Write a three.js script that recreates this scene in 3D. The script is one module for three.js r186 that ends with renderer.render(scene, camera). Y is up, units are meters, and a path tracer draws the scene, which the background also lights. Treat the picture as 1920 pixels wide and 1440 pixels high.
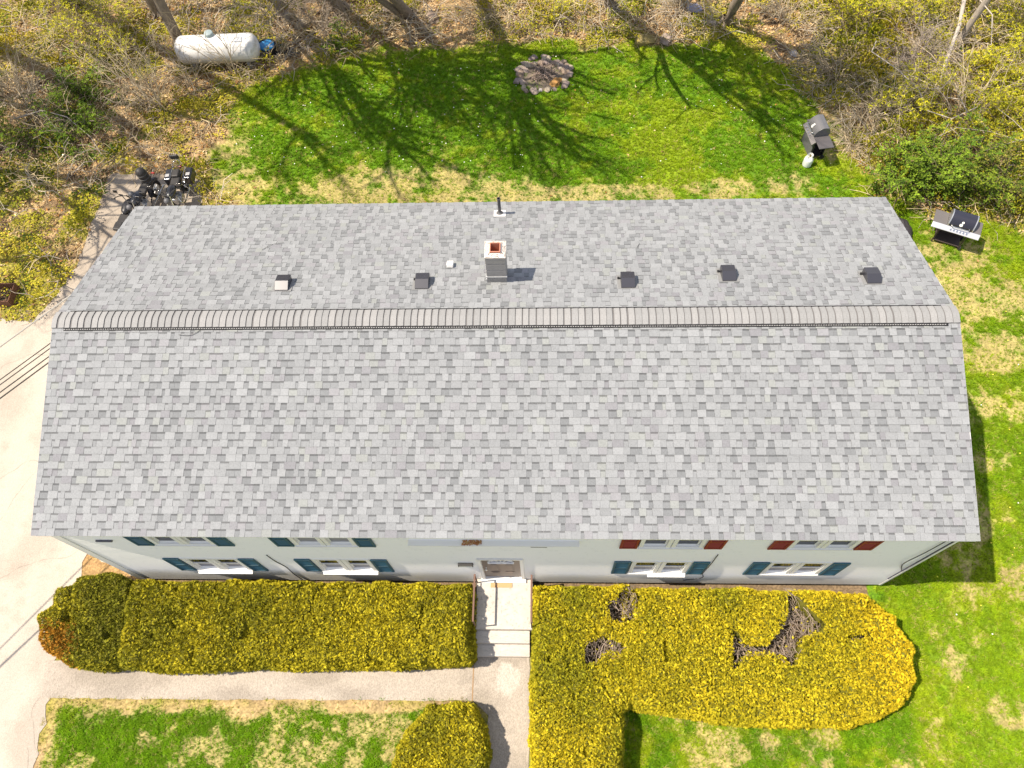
import * as THREE from 'three';
import { mergeGeometries } from 'three/addons/utils/BufferGeometryUtils.js';
import { RoundedBoxGeometry } from 'three/addons/geometries/RoundedBoxGeometry.js';

// ---------------------------------------------------------------- camera, sky, sun, exposure
const scene = new THREE.Scene();
const camera = new THREE.PerspectiveCamera(54.2, 4 / 3, 0.1, 2000);
camera.position.set(1.0012, 19.5897, 8.5476);
camera.rotation.set(-1.08992, 0.08834, -0.08099, 'YXZ');
const SUN = new THREE.Vector3(-0.60, 1, 0.062).normalize();
// pale, slightly hazy spring sky
{
  const W = 256, H = 128, d = new Float32Array(W * H * 4);
  for (let y = 0; y < H; y++) for (let x = 0; x < W; x++) {
    const el = ((y + 0.5) / H - 0.5) * Math.PI, up = Math.max(0, Math.sin(el)), k = Math.pow(1 - up, 2.2), i = (y * W + x) * 4, L = 0.49;
    d[i] = L * (0.76 + 0.30 * k); d[i + 1] = L * (0.84 + 0.22 * k); d[i + 2] = L * (1.06 + 0.02 * k); d[i + 3] = 1;
  }
  const t = new THREE.DataTexture(d, W, H, THREE.RGBAFormat, THREE.FloatType);
  t.mapping = THREE.EquirectangularReflectionMapping; t.magFilter = t.minFilter = THREE.LinearFilter; t.needsUpdate = true;
  scene.background = t; scene.environment = t;
}
const sun = new THREE.DirectionalLight(0xfff1dc, 4.4);
sun.position.copy(SUN).multiplyScalar(80);
sun.castShadow = true; sun.shadow.mapSize.set(4096, 4096);
Object.assign(sun.shadow.camera, { left: -34, right: 34, top: 30, bottom: -30, near: 1, far: 200 });
scene.add(sun, sun.target);
const renderer = new THREE.WebGLRenderer({ antialias: true });
renderer.toneMapping = THREE.LinearToneMapping;
renderer.toneMappingExposure = 1.66;
renderer.shadowMap.enabled = true;

// ---------------------------------------------------------------- helpers
const R = (seed) => { let a = seed >>> 0; return () => { a = (a + 0x6D2B79F5) | 0; let t = Math.imul(a ^ (a >>> 15), 1 | a); t = (t + Math.imul(t ^ (t >>> 7), 61 | t)) ^ t; return ((t ^ (t >>> 14)) >>> 0) / 4294967296; }; };
const clamp = (v, a = 0, b = 1) => v < a ? a : v > b ? b : v;
const lerp = (a, b, t) => a + (b - a) * t;
const sstep = (a, b, v) => { const t = clamp((v - a) / (b - a)); return t * t * (3 - 2 * t); };
const hash = (x, y) => { let h = Math.imul(x | 0, 374761393) + Math.imul(y | 0, 668265263); h = Math.imul(h ^ (h >>> 13), 1274126177); return ((h ^ (h >>> 16)) >>> 0) / 4294967296; };
function noise(x, y) { const xi = Math.floor(x), yi = Math.floor(y); let fx = x - xi, fy = y - yi; fx = fx * fx * (3 - 2 * fx); fy = fy * fy * (3 - 2 * fy); const a = hash(xi, yi), b = hash(xi + 1, yi), c = hash(xi, yi + 1), d = hash(xi + 1, yi + 1); return a + (b - a) * fx + (c - a) * fy + (a - b - c + d) * fx * fy; }
function fbm(x, y, o = 4) { let s = 0, a = 0.5, n = 0; for (let i = 0; i < o; i++) { s += a * noise(x, y); n += a; x = x * 2.03 + 17.1; y = y * 2.03 + 5.7; a *= 0.5; } return s / n; }
function worley(x, y) { const xi = Math.floor(x), yi = Math.floor(y); let f1 = 9, f2 = 9; for (let i = -1; i < 2; i++) for (let j = -1; j < 2; j++) { const px = xi + i + hash(xi + i, yi + j), py = yi + j + hash(xi + i + 91, yi + j + 37); const d = Math.hypot(px - x, py - y); if (d < f1) { f2 = f1; f1 = d; } else if (d < f2) f2 = d; } return [f1, f2]; }
function sd(poly, x, z) { let d = 1e9, inside = false; for (let i = 0, j = poly.length - 1; i < poly.length; j = i++) { const [ax, az] = poly[i], [bx, bz] = poly[j]; const ex = bx - ax, ez = bz - az, wx = x - ax, wz = z - az; const t = clamp((wx * ex + wz * ez) / (ex * ex + ez * ez)); const dx = wx - ex * t, dz = wz - ez * t; const q = dx * dx + dz * dz; if (q < d) d = q; if ((az > z) !== (bz > z) && x < (bx - ax) * (z - az) / (bz - az) + ax) inside = !inside; } return inside ? Math.sqrt(d) : -Math.sqrt(d); }

const taken = new Map();
function numbered(n) { const k = taken.get(n) || 0; taken.set(n, k + 1); return k ? `${n}_${String(k).padStart(3, '0')}` : n; }
const shadowed = (o) => { o.castShadow = true; o.receiveShadow = true; return o; };
function part(name, geo, mat, parent, label) { const m = shadowed(new THREE.Mesh(geo, mat)); m.name = name; parent.add(m); if (label) m.userData.label = label; return m; }
function thing(name, label, category, [x, y, z] = [0, 0, 0], turn = 0, group) { const o = new THREE.Group(); o.name = numbered(name); o.position.set(x, y, z); o.rotation.y = turn; o.userData = { label, category }; if (group) o.userData.group = group; scene.add(o); return o; }
function struct(name, geo, mat) { const m = shadowed(new THREE.Mesh(geo, mat)); m.name = numbered(name); m.userData.kind = 'structure'; scene.add(m); return m; }
const prep = (g) => { const n = g.index ? g.toNonIndexed() : g; for (const k of Object.keys(n.attributes)) if (!['position', 'normal', 'uv'].includes(k)) n.deleteAttribute(k); return n; };
const merge = (a) => mergeGeometries(a.map(prep));
const tf = (g, x = 0, y = 0, z = 0, rx = 0, ry = 0, rz = 0) => { g.applyMatrix4(new THREE.Matrix4().makeRotationFromEuler(new THREE.Euler(rx, ry, rz, 'YXZ')).setPosition(x, y, z)); return g; };
const box = (x0, x1, y0, y1, z0, z1) => new THREE.BoxGeometry(x1 - x0, y1 - y0, z1 - z0).translate((x0 + x1) / 2, (y0 + y1) / 2, (z0 + z1) / 2);
const rbox = (w, h, d, r, x = 0, y = 0, z = 0, rx = 0, ry = 0, rz = 0) => tf(new RoundedBoxGeometry(w, h, d, 2, r), x, y, z, rx, ry, rz);
const cyl = (r0, r1, h, n, x = 0, y = 0, z = 0, rx = 0, ry = 0, rz = 0) => tf(new THREE.CylinderGeometry(r0, r1, h, n), x, y, z, rx, ry, rz);
const V = (x, y, z) => new THREE.Vector3(x, y, z);
const tubeG = (pts, r, seg = 16, sides = 6) => new THREE.TubeGeometry(new THREE.CatmullRomCurve3(pts.map(p => V(...p))), seg, r, sides, false);
const C = (r, g, b) => new THREE.Color().setRGB(r, g, b);
const mat = (r, g, b, rough = 0.8, metal = 0, extra = {}) => new THREE.MeshStandardMaterial({ color: C(r, g, b), roughness: rough, metalness: metal, ...extra });

// a collector of raw triangles with colours
class MB {
  constructor() { this.p = []; this.n = []; this.u = []; this.c = []; }
  tri(a, b, c, n, col, ua = [0, 0], ub = [1, 0], uc = [1, 1]) { this.p.push(...a, ...b, ...c); if (!n) { const e1 = [b[0] - a[0], b[1] - a[1], b[2] - a[2]], e2 = [c[0] - a[0], c[1] - a[1], c[2] - a[2]]; n = [e1[1] * e2[2] - e1[2] * e2[1], e1[2] * e2[0] - e1[0] * e2[2], e1[0] * e2[1] - e1[1] * e2[0]]; const l = Math.hypot(...n) || 1; n = n.map(v => v / l); } for (let i = 0; i < 3; i++) { this.n.push(...n); this.c.push(...col); } this.u.push(...ua, ...ub, ...uc); }
  quad(a, b, c, d, col, uv) { uv = uv || [[0, 0], [1, 0], [1, 1], [0, 1]]; this.tri(a, b, c, null, col, uv[0], uv[1], uv[2]); this.tri(a, c, d, null, col, uv[0], uv[2], uv[3]); }
  tube(pts, r0, r1, sides, col, tipCol) {
    const n = pts.length; let prev = null;
    for (let i = 0; i < n; i++) {
      const a = pts[Math.max(0, i - 1)], b = pts[Math.min(n - 1, i + 1)];
      let tx = b[0] - a[0], ty = b[1] - a[1], tz = b[2] - a[2]; const l = Math.hypot(tx, ty, tz) || 1; tx /= l; ty /= l; tz /= l;
      let ux, uy, uz; if (Math.abs(ty) < 0.9) { ux = -tz; uy = 0; uz = tx; } else { ux = 0; uy = tz; uz = -ty; }
      const ul = Math.hypot(ux, uy, uz); ux /= ul; uy /= ul; uz /= ul;
      const vx = ty * uz - tz * uy, vy = tz * ux - tx * uz, vz = tx * uy - ty * ux;
      const r = lerp(r0, r1, i / (n - 1)); const ring = [], nn = [];
      for (let k = 0; k < sides; k++) { const t = k / sides * 6.28318, cs = Math.cos(t), sn = Math.sin(t); const nx = ux * cs + vx * sn, ny = uy * cs + vy * sn, nz = uz * cs + vz * sn; ring.push([pts[i][0] + nx * r, pts[i][1] + ny * r, pts[i][2] + nz * r]); nn.push([nx, ny, nz]); }
      if (prev) for (let k = 0; k < sides; k++) {
        const k2 = (k + 1) % sides, cc = tipCol ? [0, 1, 2].map(q => lerp(col[q], tipCol[q], i / (n - 1))) : col;
        const P = [prev.ring[k], prev.ring[k2], ring[k2], prev.ring[k], ring[k2], ring[k]], N = [prev.nn[k], prev.nn[k2], nn[k2], prev.nn[k], nn[k2], nn[k]];
        const U = [[k, i - 1], [k + 1, i - 1], [k + 1, i], [k, i - 1], [k + 1, i], [k, i]];
        for (let q = 0; q < 6; q++) { this.p.push(...P[q]); this.n.push(...N[q]); this.c.push(...cc); this.u.push(U[q][0] / sides, U[q][1]); }
      }
      prev = { ring, nn };
    }
  }
  geo() { const g = new THREE.BufferGeometry(); g.setAttribute('position', new THREE.Float32BufferAttribute(this.p, 3)); g.setAttribute('normal', new THREE.Float32BufferAttribute(this.n, 3)); g.setAttribute('uv', new THREE.Float32BufferAttribute(this.u, 2)); g.setAttribute('color', new THREE.Float32BufferAttribute(this.c, 3)); return g; }
}
function instances(name, geo, material, list, parent) {          // list: {p, q, s, c}
  const m = shadowed(new THREE.InstancedMesh(geo, material, list.length)); m.name = name; m.userData.kind = 'stuff';
  const M4 = new THREE.Matrix4();
  list.forEach((e, i) => { m.setMatrixAt(i, M4.compose(e.p, e.q, e.s)); m.setColorAt(i, e.c); });
  parent.add(m); return m;
}
const UP = V(0, 1, 0);
function orient(dx, dy, dz, roll) { const d = V(dx, dy, dz).normalize(); return new THREE.Quaternion().setFromUnitVectors(UP, d).multiply(new THREE.Quaternion().setFromAxisAngle(UP, roll)); }
function dataTex(w, h, fn, srgb = true) {                         // fn(x, y) -> linear [r, g, b]
  const d = new Uint8Array(w * h * 4), enc = (v) => { v = clamp(v); return Math.round(255 * (srgb ? (v < 0.0031308 ? v * 12.92 : 1.055 * Math.pow(v, 1 / 2.4) - 0.055) : v)); };
  for (let y = 0; y < h; y++) for (let x = 0; x < w; x++) { const c = fn(x, y), i = (y * w + x) * 4; d[i] = enc(c[0]); d[i + 1] = enc(c[1]); d[i + 2] = enc(c[2]); d[i + 3] = 255; }
  const t = new THREE.DataTexture(d, w, h); t.magFilter = THREE.LinearFilter; t.minFilter = THREE.LinearMipmapLinearFilter; t.generateMipmaps = true; t.wrapS = t.wrapT = THREE.RepeatWrapping; if (srgb) t.colorSpace = THREE.SRGBColorSpace; t.needsUpdate = true; return t;
}
const mixC = (a, b, t) => [a[0] + (b[0] - a[0]) * t, a[1] + (b[1] - a[1]) * t, a[2] + (b[2] - a[2]) * t];

// ---------------------------------------------------------------- ground zones (metres)
const LAWN = [[-10.8, -11.6], [-10.0, -14.3], [-8.4, -15.5], [-5.5, -16.1], [-1.4, -16.4], [2.7, -16.4], [6.8, -16.3], [9.0, -16.1], [10.3, -14.8], [11.0, -12.7], [11.8, -10.4], [12.3, -8.7], [13.6, -7.9], [17, -7.3], [32, -7], [32, 16], [0.64, 16], [0.64, 4], [-9.4, 4], [-9.5, -9], [-10.7, -9.4]];
const FRONT_LAWN = [[-11.05, 7.1], [-0.72, 7.0], [-0.36, 7.3], [-0.36, 16], [-11.15, 16]];
const DRIVE = [[-34, 16], [-11.15, 16], [-11.1, 8.6], [-11.2, 7.05], [-11.3, 6.4], [-11.25, 3.45], [-10.4, 3.85], [-9.75, 4.06], [-9.5, 4.0], [-9.5, -8.2], [-10.7, -8.5], [-10.85, -9.6], [-11.3, -9.95], [-14.25, -10.1], [-14.35, -6.0], [-14.7, -4.8], [-15.1, -3.95], [-16.4, -4.0], [-34, -4.4]];
const WALK = [[-11.55, 6.2], [-0.7, 6.05], [-0.68, 5.86], [0.66, 5.86], [0.64, 16], [-0.33, 16], [-0.33, 7.32], [-0.7, 7.0], [-11.4, 7.09]];
const HEDGE_W = [[-9.3, 4.34], [-6, 4.33], [-3, 4.35], [-0.78, 4.36], [-0.64, 4.7], [-0.62, 6.1], [-0.74, 6.26], [-3.0, 6.38], [-6, 6.4], [-8.4, 6.5], [-9.2, 6.42], [-9.3, 5.4]];
const BUSH_W = [[-11.5, 5.3], [-11.25, 4.6], [-10.7, 4.22], [-10.1, 4.12], [-9.45, 4.35], [-8.9, 4.9], [-8.8, 5.6], [-9.0, 6.3], [-9.6, 6.48], [-10.5, 6.42], [-11.15, 6.1]];
const BUSH_S = [[-2.0, 9.3], [-2.5, 8.5], [-2.2, 7.7], [-1.7, 7.2], [-1.1, 7.05], [-0.65, 7.15], [-0.3, 7.6], [-0.18, 8.2], [-0.4, 9.0], [-1.1, 9.5]];
const HEDGE_M = [[0.72, 4.38], [3.2, 4.36], [3.45, 5.4], [3.3, 6.6], [2.85, 7.3], [2.74, 9.6], [0.7, 9.6]];
const HEDGE_E = [[2.95, 4.4], [5.5, 4.38], [6.6, 4.45], [7.2, 4.4], [8.9, 4.5], [9.4, 5.05], [9.68, 5.8], [9.6, 6.5], [9.25, 7.02], [8.55, 7.36], [7.8, 7.5], [5.5, 7.5], [3.3, 7.22], [2.9, 7.1], [2.9, 6.2]];
const HOLES_E = [[[6.85, 4.4], [7.05, 4.4], [7.3, 4.9], [7.75, 5.3], [7.55, 5.5], [7.1, 5.62], [6.9, 6.2], [6.75, 6.3], [6.6, 6.05], [6.15, 5.95], [5.7, 6.0], [5.5, 6.3], [5.35, 6.35], [5.4, 5.9], [5.45, 5.45], [5.6, 5.45], [5.75, 5.75], [6.2, 5.78], [6.6, 5.4], [6.8, 5.0]], [[8.0, 5.55], [8.7, 5.5], [8.7, 5.57], [8.0, 5.65]]];
const HOLES_M = [[[2.5, 4.85], [2.75, 4.75], [3.0, 4.4], [3.35, 4.35], [3.3, 5.2], [2.9, 5.35], [2.6, 5.25]], [[1.95, 5.85], [2.3, 5.6], [2.7, 5.7], [3.0, 5.85], [2.9, 6.05], [2.5, 5.98], [2.25, 6.2], [1.95, 6.3]]];
const DIRT = [[-3.7, -9.0, 3.2, 0.95], [-4.2, -8.9, 2.4, 0.8], [0.4, -8.75, 1.6, 0.35], [3.5, -8.75, 2.2, 0.42], [-9.9, -9.3, 0.9, 0.9], [-10.9, -11.2, 1.4, 0.7], [13.5, -6.1, 1.6, 0.75], [13.2, -5.2, 1.6, 0.6], [14.8, -4.6, 1.8, 0.7], [12.6, -3.2, 1.2, 0.7], [14.3, -2.7, 1.0, 0.6], [11.9, -1.7, 0.7, 1.0], [12.9, -1.0, 0.9, 0.5], [11.0, 6.0, 0.3, 0.35], [11.9, 7.1, 0.45, 0.35], [13.2, 4.0, 0.6, 0.5], [12.4, 2.4, 0.35, 0.6], [5.2, 8.0, 0.45, 0.35], [7.3, 8.1, 0.4, 0.4], [9.4, 8.3, 0.35, 0.25], [6.3, 7.9, 0.3, 0.3], [-6.8, 8.1, 0.8, 0.35], [-4.6, 8.3, 1.2, 0.4], [-3.2, 7.6, 0.9, 0.3], [-8.6, 8.0, 0.3, 0.2], [10.9, -11.2, 0.7, 0.8], [9.2, -9.2, 0.8, 0.4], [7.0, -9.0, 1.0, 0.35]];
const GC = { lush: [0.105, 0.222, 0.004], lime: [0.235, 0.315, 0.008], straw: [0.43, 0.315, 0.145], soil: [0.33, 0.225, 0.12], litterA: [0.43, 0.30, 0.15], litterB: [0.14, 0.09, 0.048], moss: [0.27, 0.255, 0.025], rough: [0.30, 0.28, 0.035] };
// w: how much living grass, col: colour of the ground there
function zone(x, z) {
  const wob = (fbm(x * 1.1 + 40, z * 1.1, 3) - 0.5) * 1.4;
  const dl = Math.max(sd(LAWN, x, z) + wob * (z < -8 || x > 12 ? 1 : 0.05), sd(FRONT_LAWN, x, z));
  const lawn = sstep(-0.3, 0.4, dl);
  const big = fbm(x * 0.35 + 3, z * 0.35 + 9, 3), mid = fbm(x * 1.3 + 70, z * 1.3, 4);
  const fine = fbm(x * 4.5 + 7, z * 4.5 + 2, 3); let dirt = 0; for (const [cx, cz, rx, rz] of DIRT) { const dx = (x - cx) / rx, dz = (z - cz) / rz, q = dx * dx + dz * dz; if (q < 7) dirt = Math.max(dirt, sstep(0.22, 1.05, (1 - sstep(0.0, 3.2, q)) * 0.95 + (fine - 0.5) * 1.7 + (mid - 0.5) * 1.3) * 0.72); }
  if (z > 7 && x < -0.3) { const e = Math.min(z - 7.04, (x + 11.1) * 0.8); dirt = Math.max(dirt, 1 - sstep(0.1, 0.5, e + (mid - 0.5) * 0.9)); dirt = Math.max(dirt, sstep(0.5, 0.74, mid + (fine - 0.5) * 0.5) * 0.7); }
  if (x > 10.5 && z > -7) dirt = Math.max(dirt, sstep(0.52, 0.8, mid + (fine - 0.5) * 0.5) * 0.7);
  if (z > 7.2 && x > 0.6) dirt = Math.max(dirt, sstep(0.5, 0.78, mid + (fine - 0.5) * 0.5) * 0.7);
  let lime = clamp(sstep(0.38, 0.7, big + (mid - 0.5) * 1.1 + (fine - 0.5) * 0.7));
  if (x > 9.6 && z > -8) lime = clamp(lime * 0.6 + 0.45 * sstep(-8, 6, z) + (x > 12 && z < 0 ? 0.2 : 0)); if (x < -0.3 && z > 7) lime *= 0.4;
  if (z < -8) lime = clamp(lime * 0.8 + sstep(-1.6, -0.4, -dl) * 0.5 - 0.05);
  const grass = mixC(GC.lush, GC.lime, lime);
  // woodland floor
  const wm = fbm(x * 0.9 + 11, z * 0.9 + 31, 4);
  let green = sstep(0.44, 0.64, wm + (x > 11 ? 0.12 : 0) + (x < -14 && z > -10 ? 0.13 : 0) + (x < -13 && z < -10 ? 0.04 : 0));
  const litter = mixC(GC.litterA, GC.litterB, sstep(0.35, 0.75, fbm(x * 2.3, z * 2.3 + 50, 3)));
  const floor = mixC(litter, x < -14 && z > -10.5 ? GC.rough : GC.moss, green * 0.85);
  let col = mixC(grass, mixC(GC.straw, GC.soil, sstep(0.4, 0.8, big)), dirt);
  col = mixC(floor, col, lawn);
  let w = lawn * (1 - dirt * 0.98);
  const bed = Math.max(sd(HEDGE_W, x, z), sd(BUSH_W, x, z), sd(HEDGE_M, x, z), sd(HEDGE_E, x, z), sd(BUSH_S, x, z), z > 4 && z < 5.2 && x > -11 && x < 9.2 ? 0.3 : -1);
  if (bed > -0.05) { col = mixC(col, [0.19, 0.135, 0.08], sstep(-0.05, 0.1, bed)); w *= 1 - sstep(-0.05, 0.1, bed); }
  if (x > -11.4 && x < -9.3 && z > 3.2 && z < 4.6) { col = mixC([0.40, 0.24, 0.11], [0.30, 0.20, 0.08], fine); w = 0; }
  return { w, col, lawn, dirt, lime, green };
}
const covered = (x, z) => (Math.abs(x) < 9.6 && z > -4.4 && z < 4.2) || sd(DRIVE, x, z) > 0.03 || sd(WALK, x, z) > 0.03;

// ground sheet
const GX0 = -30, GX1 = 30, GZ0 = -30, GZ1 = 15;
{
  const W = 2048, H = 1536;
  const t = dataTex(W, H, (px, py) => {
    const x = GX0 + (px + 0.5) / W * (GX1 - GX0), z = GZ1 - (py + 0.5) / H * (GZ1 - GZ0);
    const q = zone(x, z); const f = 0.62 + 0.76 * hash(px, py) * (0.6 + 0.8 * noise(x * 9, z * 9));
    return [q.col[0] * f, q.col[1] * f, q.col[2] * f];
  });
  t.wrapS = t.wrapT = THREE.ClampToEdgeWrapping;
  const g = new THREE.PlaneGeometry(GX1 - GX0, GZ1 - GZ0).rotateX(-Math.PI / 2).translate((GX0 + GX1) / 2, 0, (GZ0 + GZ1) / 2);
  struct('ground', g, new THREE.MeshStandardMaterial({ map: t, roughness: 1 }));
  const far = merge([[-400, 400, -400, GZ0], [-400, 400, GZ1, 400], [-400, GX0, GZ0, GZ1], [GX1, 400, GZ0, GZ1]].map(([a, b, c, d]) => new THREE.PlaneGeometry(b - a, d - c).rotateX(-Math.PI / 2).translate((a + b) / 2, 0, (c + d) / 2)));
  struct('surrounding_land', far, mat(0.17, 0.17, 0.05, 1));
}
function flat(poly, y, u = 1) { const s = new THREE.Shape(poly.map(([x, z]) => new THREE.Vector2(x, -z))); const g = new THREE.ShapeGeometry(s).rotateX(-Math.PI / 2); g.translate(0, y, 0); const p = g.attributes.position, uv = g.attributes.uv; for (let i = 0; i < p.count; i++) uv.setXY(i, p.getX(i) / u, -p.getZ(i) / u); return g; }
function ragged(poly, amp, step, seed) { const o = [], r = R(seed); for (let i = 0; i < poly.length; i++) { const a = poly[i], b = poly[(i + 1) % poly.length], L = Math.hypot(b[0] - a[0], b[1] - a[1]), n = Math.min(60, Math.max(1, Math.round(L / step))); for (let k = 0; k < n; k++) { const t = k / n; o.push([lerp(a[0], b[0], t) + (r() - 0.5) * amp, lerp(a[1], b[1], t) + (r() - 0.5) * amp]); } } return o; }
{
  // worn asphalt: speckle, stains, cracks, tyre lines
  const cracks = []; const r = R(77);
  for (const [x, z, a, n] of [[-11.3, 6.5, 1.45, 22], [-11.35, 7.0, 2.6, 26], [-13.2, 0.5, 1.9, 40], [-12.6, 2.5, 4.2, 30], [-14.2, -2.5, 0.4, 30], [-15.4, -1.0, 5.0, 40], [-12.0, -3.2, 2.2, 30], [-11.4, 8.2, 1.2, 20], [-13.6, 4.2, 0.3, 26], [-16, 2, 0.8, 40], [-13.9, -8, 1.2, 30]]) { let X = x, Z = z, A = a; const c = [[X, Z]]; for (let i = 0; i < n; i++) { A += (r() - 0.5) * 0.9; X += Math.cos(A) * 0.12; Z += Math.sin(A) * 0.12; c.push([X, Z]); } cracks.push(c); }
  const W = 1024, H = 1536, x0 = -20, x1 = -9, z0 = -11, z1 = 9.5;
  const cm = new Float32Array(W * H);
  for (const c of cracks) for (let i = 1; i < c.length; i++) for (let k = 0; k < 24; k++) { const t = k / 24, x = lerp(c[i - 1][0], c[i][0], t), z = lerp(c[i - 1][1], c[i][1], t); const px = Math.round((x - x0) / (x1 - x0) * W), py = Math.round((z1 - z) / (z1 - z0) * H); for (let a = 0; a < 2; a++) for (let b = 0; b < 2; b++) { const q = (py + b) * W + px + a; if (q >= 0 && q < cm.length) cm[q] = Math.max(cm[q], 0.04 + 0.3 * noise(x * 7, z * 7)); } }
  const t = dataTex(W, H, (px, py) => {
    const x = x0 + px / W * (x1 - x0), z = z1 - py / H * (z1 - z0);
    const stain = fbm(x * 0.8, z * 0.8 + 4, 4), patch = fbm(x * 2.2 + 9, z * 2.2, 4), sp = hash(px, py);
    let c = mixC([0.48, 0.425, 0.36], [0.40, 0.35, 0.295], sstep(0.4, 0.7, stain)); c = mixC(c, [0.33, 0.285, 0.235], 0.35 * sstep(0.58, 0.8, patch)); { const tl = Math.abs(Math.abs((x + 12.9) + 0.05 * (z - 2) + 0.3 * (noise(z * 0.2, 3) - 0.5)) - 0.75); c = mixC(c, [0.36, 0.325, 0.285], 0.4 * (1 - sstep(0.08, 0.28, tl)) * noise(x * 3, z * 0.8)); }
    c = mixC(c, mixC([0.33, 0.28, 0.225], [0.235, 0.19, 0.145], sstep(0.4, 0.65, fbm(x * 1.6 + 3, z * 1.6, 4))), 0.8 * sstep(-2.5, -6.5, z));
    const f = (0.8 + 0.36 * sp) * (1 - 0.8 * cm[py * W + px]); return [c[0] * f, c[1] * f, c[2] * f];
  });
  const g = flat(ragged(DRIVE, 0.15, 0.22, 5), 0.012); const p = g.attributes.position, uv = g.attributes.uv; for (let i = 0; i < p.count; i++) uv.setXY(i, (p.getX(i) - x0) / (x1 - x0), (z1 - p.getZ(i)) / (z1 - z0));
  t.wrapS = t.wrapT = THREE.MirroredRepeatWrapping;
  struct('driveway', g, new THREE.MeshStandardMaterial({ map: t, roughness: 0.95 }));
  const w2 = dataTex(1024, 512, (px, py) => { const x = px / 1024 * 12 - 11.4, z = 16 - py / 512 * 10.4, sp = hash(px * 3 + 1, py), n = fbm(px * 0.012, py * 0.03, 4); let c = mixC([0.42, 0.37, 0.315], [0.32, 0.28, 0.235], sstep(0.35, 0.7, n)); const dx = (x - 0.12) / 0.32, dz = (z - 6.55) / 0.42; c = mixC(c, [0.50, 0.455, 0.40], sstep(1.2, 0.6, dx * dx + dz * dz + (fbm(x * 5, z * 5, 3) - 0.5) * 1.6)); const f = 0.72 + 0.5 * sp; return [c[0] * f, c[1] * f, c[2] * f]; });
  const gw = flat(ragged(WALK, 0.035, 0.2, 9), 0.018); { const p = gw.attributes.position, uv = gw.attributes.uv; for (let i = 0; i < p.count; i++) uv.setXY(i, (p.getX(i) + 11.4) / 12, (16 - p.getZ(i)) / 10.4); }
  const walk = struct('walkway', gw, new THREE.MeshStandardMaterial({ map: w2, roughness: 0.95 }));
  part('expansion_joint', box(-0.73, -0.705, 0.0, 0.022, 6.1, 7.0), mat(0.32, 0.20, 0.10, 0.9), walk, 'rusty brown joint strip across the walkway');
}

// ---------------------------------------------------------------- lawn grass, leaf litter, ground cover (uncountable)
function bladeGeo(n, len, wid, spread, seed) { const r = R(seed), b = new MB(); for (let i = 0; i < n; i++) { const a = i / n * 6.283 + r() * 1.2, s = spread * (0.35 + r() * 0.9), L = len * (0.6 + 0.7 * r()); const ca = Math.cos(a), sa = Math.sin(a), ox = (r() - 0.5) * 0.04, oz = (r() - 0.5) * 0.04; const px = -sa * wid, pz = ca * wid, m = 0.55; b.quad([ox - px, 0, oz - pz], [ox + px, 0, oz + pz], [ox + ca * s * L * 0.45 + px * 0.8, L * m, oz + sa * s * L * 0.45 + pz * 0.8], [ox + ca * s * L * 0.45 - px * 0.8, L * m, oz + sa * s * L * 0.45 - pz * 0.8], [1, 1, 1]); b.tri([ox + ca * s * L * 0.45 - px * 0.8, L * m, oz + sa * s * L * 0.45 - pz * 0.8], [ox + ca * s * L * 0.45 + px * 0.8, L * m, oz + sa * s * L * 0.45 + pz * 0.8], [ox + ca * s * L, L * 0.8, oz + sa * s * L], null, [1, 1, 1]); } const g = b.geo(); g.deleteAttribute('color'); return g; }
const leafMat = (rough = 0.75) => new THREE.MeshPhysicalMaterial({ color: C(1, 1, 1), roughness: rough, side: THREE.DoubleSide, specularIntensity: 0.25 });
function tag(m, label, category) { m.userData.label = label; m.userData.category = category; return m; }
{
  const r = R(11), lists = [[], []];
  const rects = [[-11.5, 13, -17.2, -4.2, 92000], [9.4, 17.5, -8.2, 9.2, 62000], [-11.2, -0.2, 6.9, 9.0, 17000], [2.6, 10, 7.0, 9, 9000], [-18, -14.2, -11, -3.9, 9000]];
  for (const [a, b, c, d, n] of rects) for (let i = 0; i < n; i++) {
    const x = lerp(a, b, r()), z = lerp(c, d, r()); if (covered(x, z)) continue; const q = zone(x, z);
    const w = Math.max(q.w, (1 - q.lawn) * q.green * 0.35); if (r() > w * 1.05 + 0.04) continue;
    const tuft = noise(x * 6 + 3, z * 6), v = 0.65 + 0.55 * r() + 0.35 * (tuft - 0.5), y = r(); let c3 = q.w > 0.25 ? mixC(GC.lush, GC.lime, clamp(q.lime + (y - 0.5) * 0.5)) : mixC(GC.lime, GC.straw, y);
    if (r() < 0.07) c3 = mixC(c3, GC.straw, 0.6);
    const s = (0.55 + 0.5 * r()) * (0.75 + 0.6 * tuft) * (0.55 + 0.45 * q.w);
    lists[i & 1].push({ p: V(x, 0.002, z), q: orient((r() - 0.5) * 0.5, 1, (r() - 0.5) * 0.5, r() * 6.28), s: V(1.15 * s, s, 1.15 * s), c: C(c3[0] * v * 1.15, c3[1] * v * 1.15, c3[2] * v) });
  }
  lists.forEach((l, i) => tag(instances(numbered('lawn_grass'), bladeGeo(9, 0.085, 0.0048, 1.0, 3 + i), leafMat(), l, scene), i ? 'finer green grass blades mixed through the mown lawns' : 'short green grass of the lawns behind and beside the house', 'grass'));
}
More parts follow.
